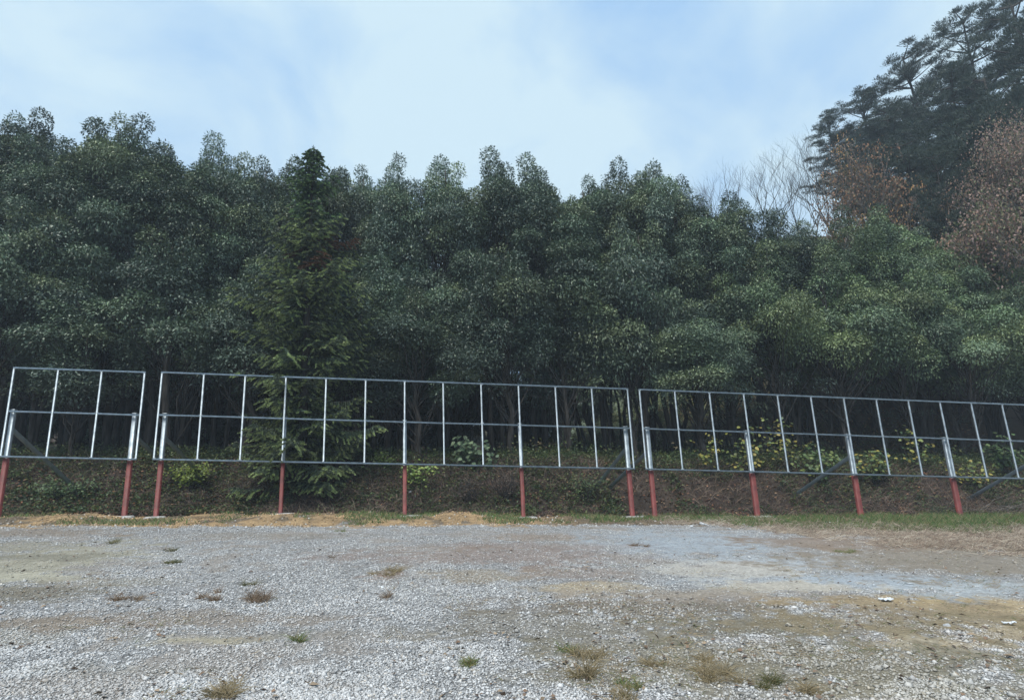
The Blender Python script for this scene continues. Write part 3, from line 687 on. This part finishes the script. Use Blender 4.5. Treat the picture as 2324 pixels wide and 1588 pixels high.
def branchy(seed, H, spread, levels=4, r0=.12, up=.8, nb=4):
    """bare branching; returns soup and tip points"""
    pr = random.Random(seed); S = Soup(); tips = []
    def rec(p, d, l, rr, lv):
        pts = [np.array(p)]; dd = np.array(d, float)
        for k in range(3):
            dd = norm(dd+np.array([pr.uniform(-.22, .22), pr.uniform(-.22, .22), pr.uniform(-.05, .14)])); pts.append(pts[-1]+dd*l/3)
        tube(S, pts, np.linspace(rr, rr*.6, 4), 5 if lv > 2 else 3, cap=False)
        if lv == 0: tips.append((pts[-1], dd)); return
        for k in range(nb if lv < levels else nb+1):
            a = pr.uniform(0, 6.283); sp = pr.uniform(.35, .8)*spread
            nd_ = norm(dd+np.array([math.cos(a)*sp, math.sin(a)*sp, pr.uniform(0, .3)*up]))
            st = pts[pr.choice([2, 3, 3])] if k else pts[3]
            rec(st, nd_, l*pr.uniform(.6, .82), rr*.55, lv-1)
        if lv <= 2: tips.append((pts[2], dd))
    rec((0, 0, -.2), (0, 0, 1), H*.32, r0, levels)
    return S, tips
def height_of(S): return max(v[:, 2].max() for v in S.V)
def bare_variant(seed):
    S, _ = branchy(seed, 10, .85, 5, .08, .9, 3); h = height_of(S); return S.mesh('trunk', M['bark']), h
BV = [bare_variant(s) for s in (51, 52, 53)]
bares = [(1575, 405, 39, 'faint low bare tree farthest left, just above the grove'), (1625, 388, 38, 'low bare tree second from the left above the grove'), (1665, 362, 40, 'thin bare tree third from the left'), (1715, 345, 39, 'bare tree with fan of twigs left of the tallest bare tree'),
         (1765, 330, 38, 'tallest bare leafless tree on the skyline'), (1815, 345, 40, 'bare tree right of the tallest one, closest to the orange-leaved tree'), (1850, 300, 38, 'crooked bare tree with a few hanging leaves in front of the lowest pine')]
for i, (px, py, dy, lab) in enumerate(bares):
    p = place_top(px, py, dy); z = float(terrain(p[0], p[1])); me, h0 = BV[i % 3]; h = p[2]-z
    root = empty('bare_tree', (p[0], p[1], z), tr.uniform(0, 6.28), label=lab, cat='bare tree', group='leafless trees on the slope'); s = h/h0; root.scale = (s*.85, s*.85, s)
    obj('trunk', me, root)
def autumn(px, py, dy, seed, nleaf, cols, Lm, spreadn, label, H0=9, sxy=1.0, jit=.25, lv=4):
    p = place_top(px, py, dy); z = float(terrain(p[0], p[1]))
    root = empty('autumn_tree', (p[0], p[1], z), label=label, cat='tree')
    S, tips = branchy(seed, H0, .95, lv, .14, .5, 4); h0 = height_of(S); h = p[2]-z; sc_ = h/h0; allv = np.concatenate(S.V); w0 = np.percentile(np.abs(allv[:, 0]), 92)*2; sw = sxy/w0
    r = rs(seed); tp = np.array([t[0] for t in tips]); n = len(tp)
    Lf = Soup(); wt = r.random(n)**2.5; idx = r.choice(n, nleaf, p=wt/wt.sum()); P = tp[idx]+r.normal(size=(nleaf, 3))*jit/np.array([sw, sw, sc_])
    cc = np.array(cols)[r.integers(0, len(cols), nleaf)]*(.7+.6*r.random(nleaf))[:, None]
    leaves(Lf, P, r.normal(size=(nleaf, 3))+np.array([0, 0, -.5]), r.normal(size=(nleaf, 3))+np.array([0, 0, 1]), Lm/sc_*(.7+.6*r.random(nleaf)), Lm/sc_*.7, cc)
    root.scale = (sw, sw, sc_)
    obj('trunk', S.mesh('trunk', M['greybark']), root); obj('crown', Lf.mesh('crown', M['autumn']), root)
ORG = [(.34, .19, .09), (.42, .26, .10), (.22, .15, .11), (.18, .14, .11), (.12, .14, .07), (.16, .13, .10)]
RED = [(.27, .18, .155), (.32, .20, .14), (.22, .16, .145), (.17, .16, .10), (.12, .12, .08)]
autumn(1980, 322, 31, 61, 4200, ORG, .17, 0, 'pale-limbed tree with sparse orange leaves below the pines', sxy=4.8, jit=.35, lv=3)
autumn(1890, 385, 33, 63, 3500, [(.26, .14, .08), (.20, .12, .08), (.14, .12, .07)], .18, 0, 'thin brown-leaved tree left of the orange-leaved tree', sxy=3.6)
autumn(2310, 290, 25, 62, 30000, RED, .14, 0, 'dense reddish-brown tree at the right edge of the picture', sxy=5.2, jit=.4)
autumn(2235, 430, 24, 64, 14000, RED+[(.10, .12, .05)], .16, 0, 'smaller rusty green tree left of and below the reddish tree', sxy=3.6, jit=.35)
p = place_top(2105, 350, 27); z = float(terrain(p[0], p[1]))
tree(PV[1], p[0], p[1], .62, (p[2]-z)/14, 1.0, 'small dense dark green conifer between the orange-leaved and the reddish tree', None, 'conifer', 'conifer_tree')

# ------------------------------------------------------------------ undergrowth of the bank and slope
def bank_pts(r, n, o0=.35, o1=4.6, x0=-17.5, x1=21):
    x = r.uniform(x0, x1, n); o = r.uniform(o0, o1, n); y = FY0+FM*x+o; return x, y, o, terrain(x, y)
def undergrowth():
    r = rs(91); S = Soup(); n = 26000
    x, y, o, z = bank_pts(r, n, .3, 4.8); kk_ = r.random(n) < 1-.55*sstep(-10, -4, x); x, y, o, z = x[kk_], y[kk_], o[kk_], z[kk_]; n = len(x)
    c = np.array([(.13, .065, .04), (.10, .055, .04), (.19, .10, .06), (.07, .045, .035), (.22, .15, .09)])[r.integers(0, 5, n)]*(.6+.8*r.random(n))[:, None]
    leaves(S, np.stack([x, y, z+.02+.05*r.random(n)], -1), np.stack([r.normal(size=n), r.normal(size=n), .3*r.normal(size=n)], -1), np.stack([.5*r.normal(size=n), .5*r.normal(size=n), 1+0*x], -1), .10, .06, c)
    tag(obj('leaf_litter', S.mesh('leaf_litter', M['litter'])), 'brown fallen leaves covering the bank below the grove', 'leaf litter', kind='stuff')
    S = Soup(); n = 12000                                     # leafy ground plants: each a whorl of small leaves
    x, y, o, z = bank_pts(r, n, .45, 4.8)
    gw = fbm(x, y, .7, 4, 31)+.14*sstep(1.8, 3.2, o)+.06*(r.random(n)-.5)
    k = gw > .465; x, y, z = x[k], y[k], z[k]; n = len(x); m = 9
    hgt = r.uniform(.05, .30, n)+.25*sstep(2.2, 3.4, o[k])
    P = np.repeat(np.stack([x, y, z], -1), m, 0); P[:, 2] += np.repeat(hgt, m)*r.random(n*m); P[:, :2] += .09*r.normal(size=(n*m, 2))
    base = np.array([(.06, .10, .04), (.075, .115, .045), (.035, .06, .03), (.12, .14, .05)])[r.integers(0, 4, n)]
    leaves(S, P, np.stack([r.normal(size=n*m), r.normal(size=n*m), .1+.4*r.normal(size=n*m)], -1), np.stack([.5*r.normal(size=n*m), .5*r.normal(size=n*m), 1+0*P[:, 0]], -1), .085*(.6+.8*r.random(n*m)), .045, np.repeat(base, m, 0)*(.7+.6*r.random(n*m))[:, None])
    tag(obj('undergrowth', S.mesh('undergrowth', M['shrub'])), 'low green plants and brambles growing over the bank', 'undergrowth', kind='stuff')
    S = Soup(); n = 27000                                     # dry brown stems, denser from the conifer to the right
    x, y, o, z = bank_pts(r, n, .25, 3.9)
    k = (fbm(x, y, .6, 4, 33)+.10*sstep(-9, -4, x)) > .44+.16*r.random(n); x, y, z = x[k], y[k], z[k]; n = len(x)
    c = np.array([(.085, .055, .05), (.13, .095, .075), (.03, .024, .022), (.20, .155, .12), (.05, .05, .03)])[r.integers(0, 5, n)]*(.6+.6*r.random(n))[:, None]
    d0 = np.stack([.6*r.normal(size=n), .5*r.normal(size=n)-.2, 1+0*x], -1); d1 = d0+np.stack([.9*r.normal(size=n), .7*r.normal(size=n)-.3, -1.2+.6*r.normal(size=n)], -1)
    blades(S, np.stack([x, y, z-.02], -1), d0, d1, r.uniform(.2, .65, n), .015, c, .2, 4)
    tag(obj('dry_brush', S.mesh('dry_brush', M['litter'])), 'tangled dry brown stems and dead grass on the bank', 'dry brush', kind='stuff')
undergrowth()

def slope_cover():
    r = rs(96); S = Soup(); n = 30000
    x, y, o, z = bank_pts(r, n, 4.6, 22, 0, 24)
    c = np.array([(.16, .09, .05), (.22, .14, .08), (.10, .06, .04), (.26, .19, .12)])[r.integers(0, 4, n)]*(.6+.8*r.random(n))[:, None]
    leaves(S, np.stack([x, y, z+.02+.08*r.random(n)], -1), r.normal(size=(n, 3)), np.stack([.6*r.normal(size=n), .6*r.normal(size=n)-.3, 1+0*x], -1), .14, .09, c)
    tag(obj('slope_litter', S.mesh('slope_litter', M['litter'])), 'brown fallen leaves on the wooded slope behind the right frame', 'leaf litter', kind='stuff')
    S = Soup(); n = 7500; x, y, o, z = bank_pts(r, n, 4.4, 26, -1, 24); k = fbm(x, y, .6, 3, 52) > .44; x, y, z = x[k], y[k], z[k]; n = len(x); m = 14
    P = np.repeat(np.stack([x, y, z], -1), m, 0); P += np.stack([.22*r.normal(size=n*m), .22*r.normal(size=n*m), np.repeat(r.uniform(.1, 1.0, n), m)*r.random(n*m)], -1)
    base = np.array([(.09, .13, .05), (.07, .10, .04), (.14, .16, .06), (.16, .13, .07)])[r.integers(0, 4, n)]
    leaves(S, P, r.normal(size=(n*m, 3))*[1, 1, .5], r.normal(size=(n*m, 3))*.5+[0, -.3, 1], .12*(.6+.8*r.random(n*m)), .07, np.repeat(base, m, 0)*(.7+.6*r.random(n*m))[:, None])
    tag(obj('slope_plants', S.mesh('slope_plants', M['shrub'])), 'low leafy plants on the wooded slope behind the right frame', 'undergrowth', kind='stuff')
slope_cover()
def strip_grass():
    r = rs(92); S = Soup()
    # fresh green grass along the foot of the right bank, small weeds on the left
    n = 120000; x = r.uniform(-16, 20, n); o = r.uniform(-5.2, .8, n); y = FY0+FM*x+o
    lo = -1.6-2.6*sstep(4, 12, x)+3.0*(fbm(x, y, .45, 3, 45)-.5)*sstep(4, 8, x)
    g = fbm(x, y, .8, 4, 41)+.15*sstep(2, 9, x)-.10*sstep(2, -3, x)-.5*sstep(lo+.5, lo-.7, o)
    k = g > .52+.12*(r.random(n)-.5); x, y = x[k], y[k]; n = len(x)
    c = np.array([(.07, .13, .035), (.085, .15, .04), (.05, .095, .03), (.15, .15, .07), (.22, .18, .10)])[r.integers(0, 5, n)]*(.7+.5*r.random(n))[:, None]
    d0 = np.stack([.5*r.normal(size=n), .5*r.normal(size=n), 1+0*x], -1); d1 = d0+np.stack([.9*r.normal(size=n), .9*r.normal(size=n), -.8+0*x], -1)
    blades(S, np.stack([x, y, terrain(x, y)-.01], -1), d0, d1, r.uniform(.05, .16, n)*(1+.5*sstep(6, 12, x)), .018, c, .1, 2)
    tag(obj('grass', S.mesh('grass', M['grass'])), 'short green grass and weeds at the foot of the bank', 'grass', kind='stuff')
    S = Soup(); n = 95000
    x = r.uniform(4, 19, n); o = r.uniform(-9, -.3, n); y = FY0+FM*x+o
    lo = -1.6-2.6*sstep(4, 12, x)
    g = fbm(x, y, .9, 4, 43)
    lo2 = lo-.3-3.4*sstep(4.5, 8, x)
    k = (o > lo2+2.6*(g-.5)) & (o < lo+.9+3.4*(fbm(x, y, 1.1, 3, 44)-.5)) & (g+.3*(r.random(n)-.5) > .47); x, y = x[k], y[k]; n = len(x)
    c = np.array([(.32, .27, .21), (.24, .18, .14), (.42, .37, .30), (.17, .13, .10)])[r.integers(0, 4, n)]*(.7+.5*r.random(n))[:, None]
    d0 = np.stack([1.2*r.normal(size=n), .7*r.normal(size=n), .55+0*x], -1); d1 = d0+np.stack([.8*r.normal(size=n), .8*r.normal(size=n), -1.1+0*x], -1)
    blades(S, np.stack([x, y, terrain(x, y)], -1), d0, d1, r.uniform(.12, .36, n), .011, c, .1, 3)
    tag(obj('dry_grass', S.mesh('dry_grass', M['grass'])), 'flattened straw-coloured dry grass between gravel and green strip', 'dry grass', kind='stuff')
    S = Soup()                                               # thin straw, moss and plant scraps in the brown zones of the lot
    n = 60000; dep = 3.8/(1-r.random(n)*(1-3.8/14)); x = dep*(r.random(n)*2-1)*1.0; y = dep
    c_, kk_ = surface(x, y); g = fbm(x, y, 1.7, 4, 47)
    k = (r.random(n) < (1-kk_)*.55*sstep(-4, 3, x)*sstep(.42, .6, g)+.25*sstep(.64, .74, g)) & (foff(x, y) < -1.5); x, y = x[k], y[k]; n = len(x)
    c = np.array([(.26, .20, .12), (.20, .15, .09), (.34, .28, .18), (.10, .12, .045)])[r.integers(0, 4, n)]*(.7+.5*r.random(n))[:, None]
    d0 = np.stack([1.2*r.normal(size=n), 1.2*r.normal(size=n), .5+0*x], -1); d1 = d0+np.stack([.8*r.normal(size=n), .8*r.normal(size=n), -.8+0*x], -1)
    blades(S, np.stack([x, y, terrain(x, y)+.004], -1), d0, d1, r.uniform(.03, .10, n), .005, c, .1, 2)
    tag(obj('straw_scraps', S.mesh('straw_scraps', M['grass'])), 'thin scraps of straw and moss scattered in the brown parts of the lot', 'straw', kind='stuff')
strip_grass()

def clods():
    r = rs(95); n = 16000; x = r.uniform(-16, 14, n); o = r.uniform(-2.1, .35, n); y = FY0+FM*x+o
    c, k = surface(x, y); kp = (r.random(n) < .4+.6*sstep(.45, .6, fbm(x, y, 1.4, 3, 48))) ; x, y, c = x[kp], y[kp], c[kp]; n = len(x)
    sz = .012+.03*r.random(n)**3; B = np.array([[1, 0, 0], [0, 1, 0], [-1, 0, 0], [0, -1, 0], [0, 0, .8], [0, 0, -.8]])
    V = (B*(1+.6*(r.random((n, 6, 3))-.5))+.4*(r.random((n, 6, 3))-.5))*sz[:, None, None]+np.stack([x, y, terrain(x, y)+sz*.2], -1)[:, None]
    T = np.array([[0, 1, 4], [1, 2, 4], [2, 3, 4], [3, 0, 4], [1, 0, 5], [2, 1, 5], [3, 2, 5], [0, 3, 5]])
    c = c*(.6+.9*r.random(n))[:, None]; pale = r.random(n) < .06; c[pale] = (.45, .44, .42)
    S = Soup(); S.add(V, T=((np.arange(n)*6)[:, None, None]+T).reshape(-1, 3), col=np.repeat(c, 6, 0))
    tag(obj('earth_clods', S.mesh('earth_clods', M['stone'])), 'ochre and brown clods lying on the strip of spoil', 'clods', kind='stuff')
clods()
def debris():
    r = rs(97); n = 2600; dep = 3.8/(1-r.random(n)*(1-3.8/15)); x = dep*(r.random(n)*2-1); y = dep
    k = (fbm(x, y, .9, 3, 61)+.25*(r.random(n)-.5) > .5) & (foff(x, y) < -.5); x, y = x[k], y[k]; n = len(x)
    c = np.array([(.14, .095, .065), (.11, .08, .06), (.20, .155, .11), (.08, .06, .05)])[r.integers(0, 4, n)]*(.7+.6*r.random(n))[:, None]
    S = Soup(); leaves(S, np.stack([x, y, terrain(x, y)+.012+.01*r.random(n)], -1), r.normal(size=(n, 3))*[1, 1, .15], r.normal(size=(n, 3))*.35+[0, 0, 1], r.uniform(.03, .085, n), r.uniform(.015, .04, n), c)
    tag(obj('leaf_debris', S.mesh('leaf_debris', M['litter'])), 'dead brown leaves and scraps blown over the gravel', 'leaf litter', kind='stuff')
debris()
# tufts on the gravel ------------------------------------------------
TC = {'olive': [(.13, .13, .05), (.20, .17, .08), (.08, .10, .035)], 'brown': [(.20, .135, .085), (.13, .09, .06), (.28, .21, .14)], 'straw': [(.36, .30, .19), (.30, .24, .14), (.20, .16, .08)],
      'green': [(.10, .17, .05), (.18, .22, .08), (.26, .22, .10)]}
def tuft(px, py, rad_, n, kind_, label, h=.10, spread=1.0):
    q = ground_pt(px, py); r = rs(int(px*7+py)); S = Soup()
    rad_ *= .62; n = int(n*1.3); n = int(n*.75); nc = 5; cc_ = r.normal(size=(nc, 3))*np.array([rad_*.5, rad_*.42, 0]); ci = np.minimum(r.integers(0, nc, n), r.integers(0, nc, n)); P = cc_[ci]+r.normal(size=(n, 3))*np.array([rad_*.16, rad_*.16, 0]); P[:, 2] = terrain(q[0]+P[:, 0], q[1]+P[:, 1])-q[2]-.004
    rdir = norm(r.normal(size=(n, 3))*[1, 1, 0]+(P-cc_[ci])*8)*[1, 1, 0]
    d0 = rdir*.7*spread+np.array([0, 0, .9])+.35*r.normal(size=(n, 3)); d1 = rdir*1.1*spread+np.array([0, 0, -.3])+.5*r.normal(size=(n, 3))
    c = np.array(TC[kind_])[r.integers(0, 3, n)]*(.65+.6*r.random(n))[:, None]
    blades(S, P, d0, d1, h*r.uniform(.35, 1.7, n)*(.6+.7*r.random(nc))[ci], .0055, c*.72, .15, 3)
    o = obj('grass_tuft', S.mesh('grass_tuft', M['grass']), None, tuple(q)); tag(o, label, 'grass tuft', 'grass tufts on the gravel')
tuft(262, 1230, .26, 150, 'olive', 'olive grass tuft near the ochre spoil, below the first red post of the short frame')
tuft(392, 1251, .16, 90, 'olive', 'small olive tuft just above the widest olive tuft on the left')
tuft(398, 1278, .28, 260, 'olive', 'widest olive grass tuft on the left half of the gravel')
tuft(290, 1360, .22, 200, 'brown', 'brown tuft leftmost of the three dry tufts in a row')
tuft(483, 1361, .24, 220, 'brown', 'brown tuft in the middle of the three dry tufts in a row')
tuft(595, 1362, .25, 260, 'brown', 'brown tuft rightmost of the three dry tufts in a row', .13)
tuft(562, 1326, .14, 90, 'olive', 'small dark tuft above the row of three dry tufts')
tuft(500, 1345, .09, 50, 'brown', 'tiny dark tuft between the dry tufts on the left')
tuft(880, 1300, .34, 300, 'straw', 'flat wiry straw-brown tuft in the middle of the gravel', .12, 1.5)
tuft(878, 1356, .14, 90, 'brown', 'small rusty tuft below the wiry straw-brown one')
tuft(752, 1265, .10, 60, 'brown', 'tiny dark brown tuft left of the wiry straw-brown one')
tuft(775, 1207, .16, 100, 'green', 'small fresh green weed at the edge of the ochre spoil')
tuft(1070, 1505, .16, 220, 'green', 'green and yellow tuft alone in the near gravel', .09)
tuft(530, 1576, .26, 320, 'straw', 'straw-coloured tuft at the bottom edge of the picture', .12, 1.4)
tuft(682, 1454, .10, 90, 'green', 'little green weed beside the pale sandy streak')
tuft(1445, 1238, .26, 200, 'brown', 'rusty flat tuft nearest the gap between the two long frames', .09, 1.5)
tuft(1345, 1490, .24, 260, 'straw', 'straw tuft at the top of the near tuft cluster right of centre')
tuft(1290, 1478, .16, 160, 'green', 'green tuft at the upper left of the near tuft cluster right of centre', .07)
tuft(1335, 1528, .20, 240, 'straw', 'wispy straw tuft at the lower left of the near cluster right of centre', .15)
tuft(1420, 1560, .15, 150, 'green', 'low green tuft near the bottom edge right of centre', .07)
tuft(1480, 1508, .22, 200, 'straw', 'pale straw tuft above the flattened straw mat', .08, 1.5)
tuft(1660, 1545, .32, 420, 'straw', 'widest flattened straw mat near the bottom edge', .13, 1.6)
tuft(1740, 1556, .22, 220, 'olive', 'olive tuft right of the flattened straw mat', .09)
tuft(1590, 1500, .20, 180, 'straw', 'thin straw tuft up and left of the flattened straw mat', .09, 1.5)
tuft(1835, 1572, .2, 180, 'straw', 'straw tuft lowest right, near the bottom edge', .1, 1.4)
tuft(1925, 1255, .3, 200, 'green', 'bright green grass patch on the blue-grey gravel', .07)
tuft(1410, 1588, .2, 200, 'straw', 'straw tuft cut by the bottom edge right of centre', .1)

# rocks and scraps ---------------------------------------------------
def rock(px, py, s, seed, label, m='rock', flat=.6, name='rock', cat='rock', grp='pale stones along the strip'):
    q = ground_pt(px, py); r = rs(seed); import bmesh
    bm = bmesh.new(); bmesh.ops.create_icosphere(bm, subdivisions=3, radius=1)
    ax = [norm(r.normal(size=3)) for _ in range(9)]; cut = [r.uniform(.55, .9) for _ in ax]
    sx, sy = r.uniform(.8, 1.3), r.uniform(.7, 1.0)
    for v in bm.verts:
        c = np.array(v.co)
        for a, k in zip(ax, cut):
            d = float(c@a)
            if d > k: c = c-a*(d-k)
        c = c*(1+.05*r.normal())*s*np.array([sx, sy, flat]); v.co = c
    me = bpy.data.meshes.new(name); bm.to_mesh(me); bm.free(); me.materials.append(M[m])
    o = obj(name, me, None, (q[0], q[1], q[2]+s*flat*.35)); tag(o, label, cat, grp)
rock(1592, 1190, .10, 1, 'pale angular stone, largest on the strip near the third red post from the right'); rock(1568, 1194, .06, 2, 'small pale stone left of the largest angular stone')
rock(1655, 1200, .055, 3, 'lone small stone on gravel right of the largest angular stone'); rock(1045, 1168, .07, 4, 'whitish stone behind the strip between the third and fourth posts of the middle frame')
rock(1160, 1170, .12, 5, 'white lump left of the fourth red post of the middle frame', flat=.45); rock(930, 1164, .06, 6, 'small white stone right of the third red post of the middle frame')
rock(1185, 1205, .04, 7, 'tiny stone on gravel edge below the fourth post of the middle frame'); rock(1750, 1180, .05, 8, 'small pale stone right of the second red post of the right frame')
rock(1880, 1186, .07, 9, 'pale stone in green grass left of the third red post of the right frame'); rock(2100, 1183, .05, 10, 'pale stone in green grass left of the rightmost red post')
rock(2240, 1176, .07, 11, 'white stone in green grass right of the rightmost red post'); rock(865, 1331, .055, 12, 'flat white stone in open gravel below the wiry tuft', 'paper', .25)
rock(1385, 1402, .032, 13, 'pale rounded stone in the stony patch right of centre'); rock(1475, 1428, .032, 14, 'pale stone at the lower right of the stony patch')
rock(1440, 1410, .032, 15, 'pale stone in the middle of the stony patch'); rock(1600, 1190, .05, 16, 'small stone touching the largest angular stone on its right')
rock(1350, 1388, .032, 17, 'pale stone at the top of the stony patch'); rock(2150, 1420, .035, 18, 'small white stone in the tan soil')
def scrap(px, py, w, d, seed, label):
    q = ground_pt(px, py); r = rs(seed); n = 7; gx_, gy_ = np.meshgrid(np.linspace(-w/2, w/2, n), np.linspace(-d/2, d/2, n))
    z = .012+.02*r.random(gx_.shape)+.02*np.abs(gx_/w); V = np.stack([gx_+.1*w*np.sin(gy_*9), gy_+.12*d*np.cos(gx_*8), z], -1).reshape(-1, 3)
    V = np.vstack([V, V-[0, 0, .004]]); i = np.arange(n*n).reshape(n, n)
    Q_ = np.stack([i[:-1, :-1], i[:-1, 1:], i[1:, 1:], i[1:, :-1]], -1).reshape(-1, 4)
    o = obj('paper_scrap', mesh('paper_scrap', V, np.vstack([Q_, Q_[:, ::-1]+n*n]), M['paper']), None, tuple(q)); tag(o, label, 'litter')
scrap(2012, 1364, .15, .10, 1, 'crumpled white paper scrap on ochre soil'); scrap(2292, 1416, .13, .04, 2, 'long white scrap near the right edge of the tan soil')

# shrubs and saplings --------------------------------------------------
def shrub(px, py, off, h, w, nst, nleaf, cols, Lm, Wm, seed, label, name='shrub', cat='shrub', round_=True, grp=None, drop=0.0):
    p = at_fence(px, py, off); z = float(terrain(p[0], p[1])); r = rs(seed); pr = random.Random(seed); T = Soup(); Lf = Soup(); sites = []
    root = empty(name, (p[0], p[1], z), label=label, cat=cat, group=grp)
    for k in range(nst):
        a = pr.uniform(0, 6.283); l = h*pr.uniform(.6, 1.05); e = np.array([math.cos(a)*w*pr.uniform(.2, 1), math.sin(a)*w*.7*pr.uniform(.2, 1), l])
        pts = limb(T, (0, 0, -.05), e, .014, .005, pr, 6, .1, 4); sites += pts[2:]
        for j in range(4):
            s = pts[pr.choice([2, 3, 4])]; e2 = s+np.array([pr.uniform(-.5, .5)*w, pr.uniform(-.4, .4)*w, pr.uniform(-.1, .35)*h*.6]); q = limb(T, s, e2, .008, .003, pr, 4, .1, 3); sites += q[1:]
    st = np.array(sites); i = r.integers(0, len(st), nleaf); P = st[i]+r.normal(size=(nleaf, 3))*np.array([.09, .09, .07])
    c = np.array(cols)[r.integers(0, len(cols), nleaf)]*(.7+.6*r.random(nleaf))[:, None]
    leaves(Lf, P, np.stack([r.normal(size=nleaf), r.normal(size=nleaf)-.4, -.35-drop+.3*r.normal(size=nleaf)], -1), np.stack([.4*r.normal(size=nleaf), .4*r.normal(size=nleaf)-.5, 1+0*P[:, 0]], -1), Lm*(.6+.7*r.random(nleaf)), Wm, c, round_)
    obj('stem', T.mesh('stem', M['bark']), root); obj('foliage', Lf.mesh('foliage', M['shrub']), root)
YEL = [(.24, .24, .06), (.32, .27, .07), (.16, .20, .06), (.09, .14, .05)]; YG = [(.14, .19, .035), (.19, .24, .04), (.09, .13, .03)]; PALE = [(.14, .20, .12), (.10, .155, .09), (.18, .24, .14)]; MID = [(.07, .12, .05), (.10, .15, .06), (.05, .09, .04)]
shrub(432, 1110, 1.9, .75, .75, 16, 1500, YG, .07, .05, 201, 'yellow-green rounded bush on the bank below the left end of the middle frame')
shrub(1055, 1075, 3.2, 1.35, .65, 5, 110, PALE, .17, .15, 202, 'sapling with big pale round leaves in the dark behind the middle frame', 'sapling', 'sapling', drop=.4)
shrub(1095, 1075, 3.0, 1.0, .5, 4, 70, PALE, .17, .15, 212, 'lower pale big-leaved sapling right beside the taller one', 'sapling', 'sapling', drop=.4)
shrub(950, 1110, 1.8, .9, .6, 8, 320, [(.16, .24, .06), (.11, .18, .05), (.24, .30, .08)], .09, .075, 203, 'bright leafy bramble right of the third post of the middle frame')
shrub(880, 1065, 3.0, .6, .7, 8, 300, [(.10, .15, .04), (.07, .11, .03)], .09, .06, 204, 'low green bush left of the third post behind the middle frame')
G = 'yellow-leaved saplings behind the right frame'
shrub(1700, 1080, 2.4, 1.9, .9, 6, 140, YEL, .13, .11, 205, 'tallest yellow-leaved sapling, behind the second post of the right frame', 'sapling', 'sapling', grp=G)
shrub(1790, 1085, 2.6, 2.1, .8, 7, 170, YEL[:3]+MID[:1], .13, .11, 206, 'yellow and green sapling right of the second post of the right frame', 'sapling', 'sapling', grp=G)
shrub(1610, 1070, 2.4, 1.4, .5, 4, 90, YEL, .12, .10, 207, 'thin yellow sapling left of the second post of the right frame', 'sapling', 'sapling', grp=G)
shrub(1860, 1095, 2.2, 1.2, .9, 8, 300, MID+YEL[2:], .13, .11, 208, 'greener broad-leaved sapling left of the third post of the right frame', 'sapling', 'sapling', grp=G)
shrub(1985, 1085, 2.4, 1.3, .8, 7, 260, MID+YEL[1:3], .13, .11, 209, 'green and yellow sapling right of the third post of the right frame', 'sapling', 'sapling', grp=G)
shrub(2085, 1075, 2.8, 1.7, .7, 4, 120, YEL+MID[:1], .13, .11, 210, 'slim yellow sapling left of the last post of the right frame', 'sapling', 'sapling', grp=G)
shrub(2210, 1085, 2.2, 1.1, .9, 5, 120, YEL, .13, .11, 211, 'low yellow sapling right of the last post of the right frame', 'sapling', 'sapling', grp=G)
shrub(2290, 1060, 2.8, 2.2, .8, 6, 260, MID, .15, .12, 213, 'green large-leaved shrub at the right edge behind the frame')
shrub(560, 1120, 1.6, .8, .9, 18, 260, [(.12, .09, .06), (.09, .07, .05)], .05, .03, 214, 'brown dry bush between the yellow-green bush and the conifer')
shrub(1150, 1125, 1.5, .95, .9, 26, 260, [(.11, .08, .07), (.08, .06, .05)], .05, .03, 215, 'purplish-brown twiggy bush left of the fourth post of the middle frame')
shrub(1060, 1130, 1.4, .85, .9, 26, 220, [(.10, .075, .065), (.08, .06, .05)], .05, .03, 216, 'grey-brown twiggy bush between the third and fourth posts of the middle frame')
shrub(1330, 1120, 1.6, .9, .8, 16, 600, MID+[(.12, .12, .05)], .06, .04, 217, 'olive bush between the last two posts of the middle frame')
shrub(150, 1100, 1.8, .6, .9, 14, 700, MID, .07, .05, 218, 'dark green bush below the middle of the short frame')
# heap of cut branches
def pile():
    p = at_fence(2245, 1165, .55); z = float(terrain(p[0], p[1])); pr = random.Random(5); S = Soup()
    for k in range(70):
        a = pr.uniform(-.6, .5); l = pr.uniform(.6, 2.0); c = np.array([pr.uniform(-1.3, 1.6), pr.uniform(-.4, .5), pr.uniform(0, .25)]); d = np.array([math.cos(a)*(1 if pr.random() < .5 else -1), pr.uniform(-.3, .3), math.sin(a)*.6+.15])
        limb(S, c, c+d*l*.6, pr.uniform(.005, .014), .003, pr, 5, .14, 4)
    o = obj('branch_pile', S.mesh('branch_pile', M['greybark']), None, (p[0], p[1], z)); tag(o, 'heap of cut grey branches at the foot of the bank by the right edge', 'branch pile')
pile()

# ------------------------------------------------------------------ damp air
hb = Soup(); x0, x1, y0, y1, z0_, z1_ = -165, 175, -65, 195, -14, 62
V = [(x, y, z) for z in (z0_, z1_) for y in (y0, y1) for x in (x0, x1)]
hb.add(V, Q=[(0, 2, 3, 1), (4, 5, 7, 6), (0, 1, 5, 4), (2, 6, 7, 3), (0, 4, 6, 2), (1, 3, 7, 5)])
hm = bpy.data.materials.new('haze'); hm.use_nodes = True; ht = hm.node_tree; ht.nodes.clear()
ho = ht.nodes.new('ShaderNodeOutputMaterial'); pv = ht.nodes.new('ShaderNodeVolumePrincipled'); pv.inputs['Color'].default_value = (.72, .85, 1, 1); pv.inputs['Density'].default_value = 0.0016; pv.inputs['Anisotropy'].default_value = 0.0
ht.links.new(pv.outputs[0], ho.inputs['Volume'])
tag(obj('haze', hb.mesh('haze', hm)), 'thin pale blue haze in the damp air', 'haze', kind='stuff')
print('faces', sum(len(m.polygons) for m in bpy.data.meshes))
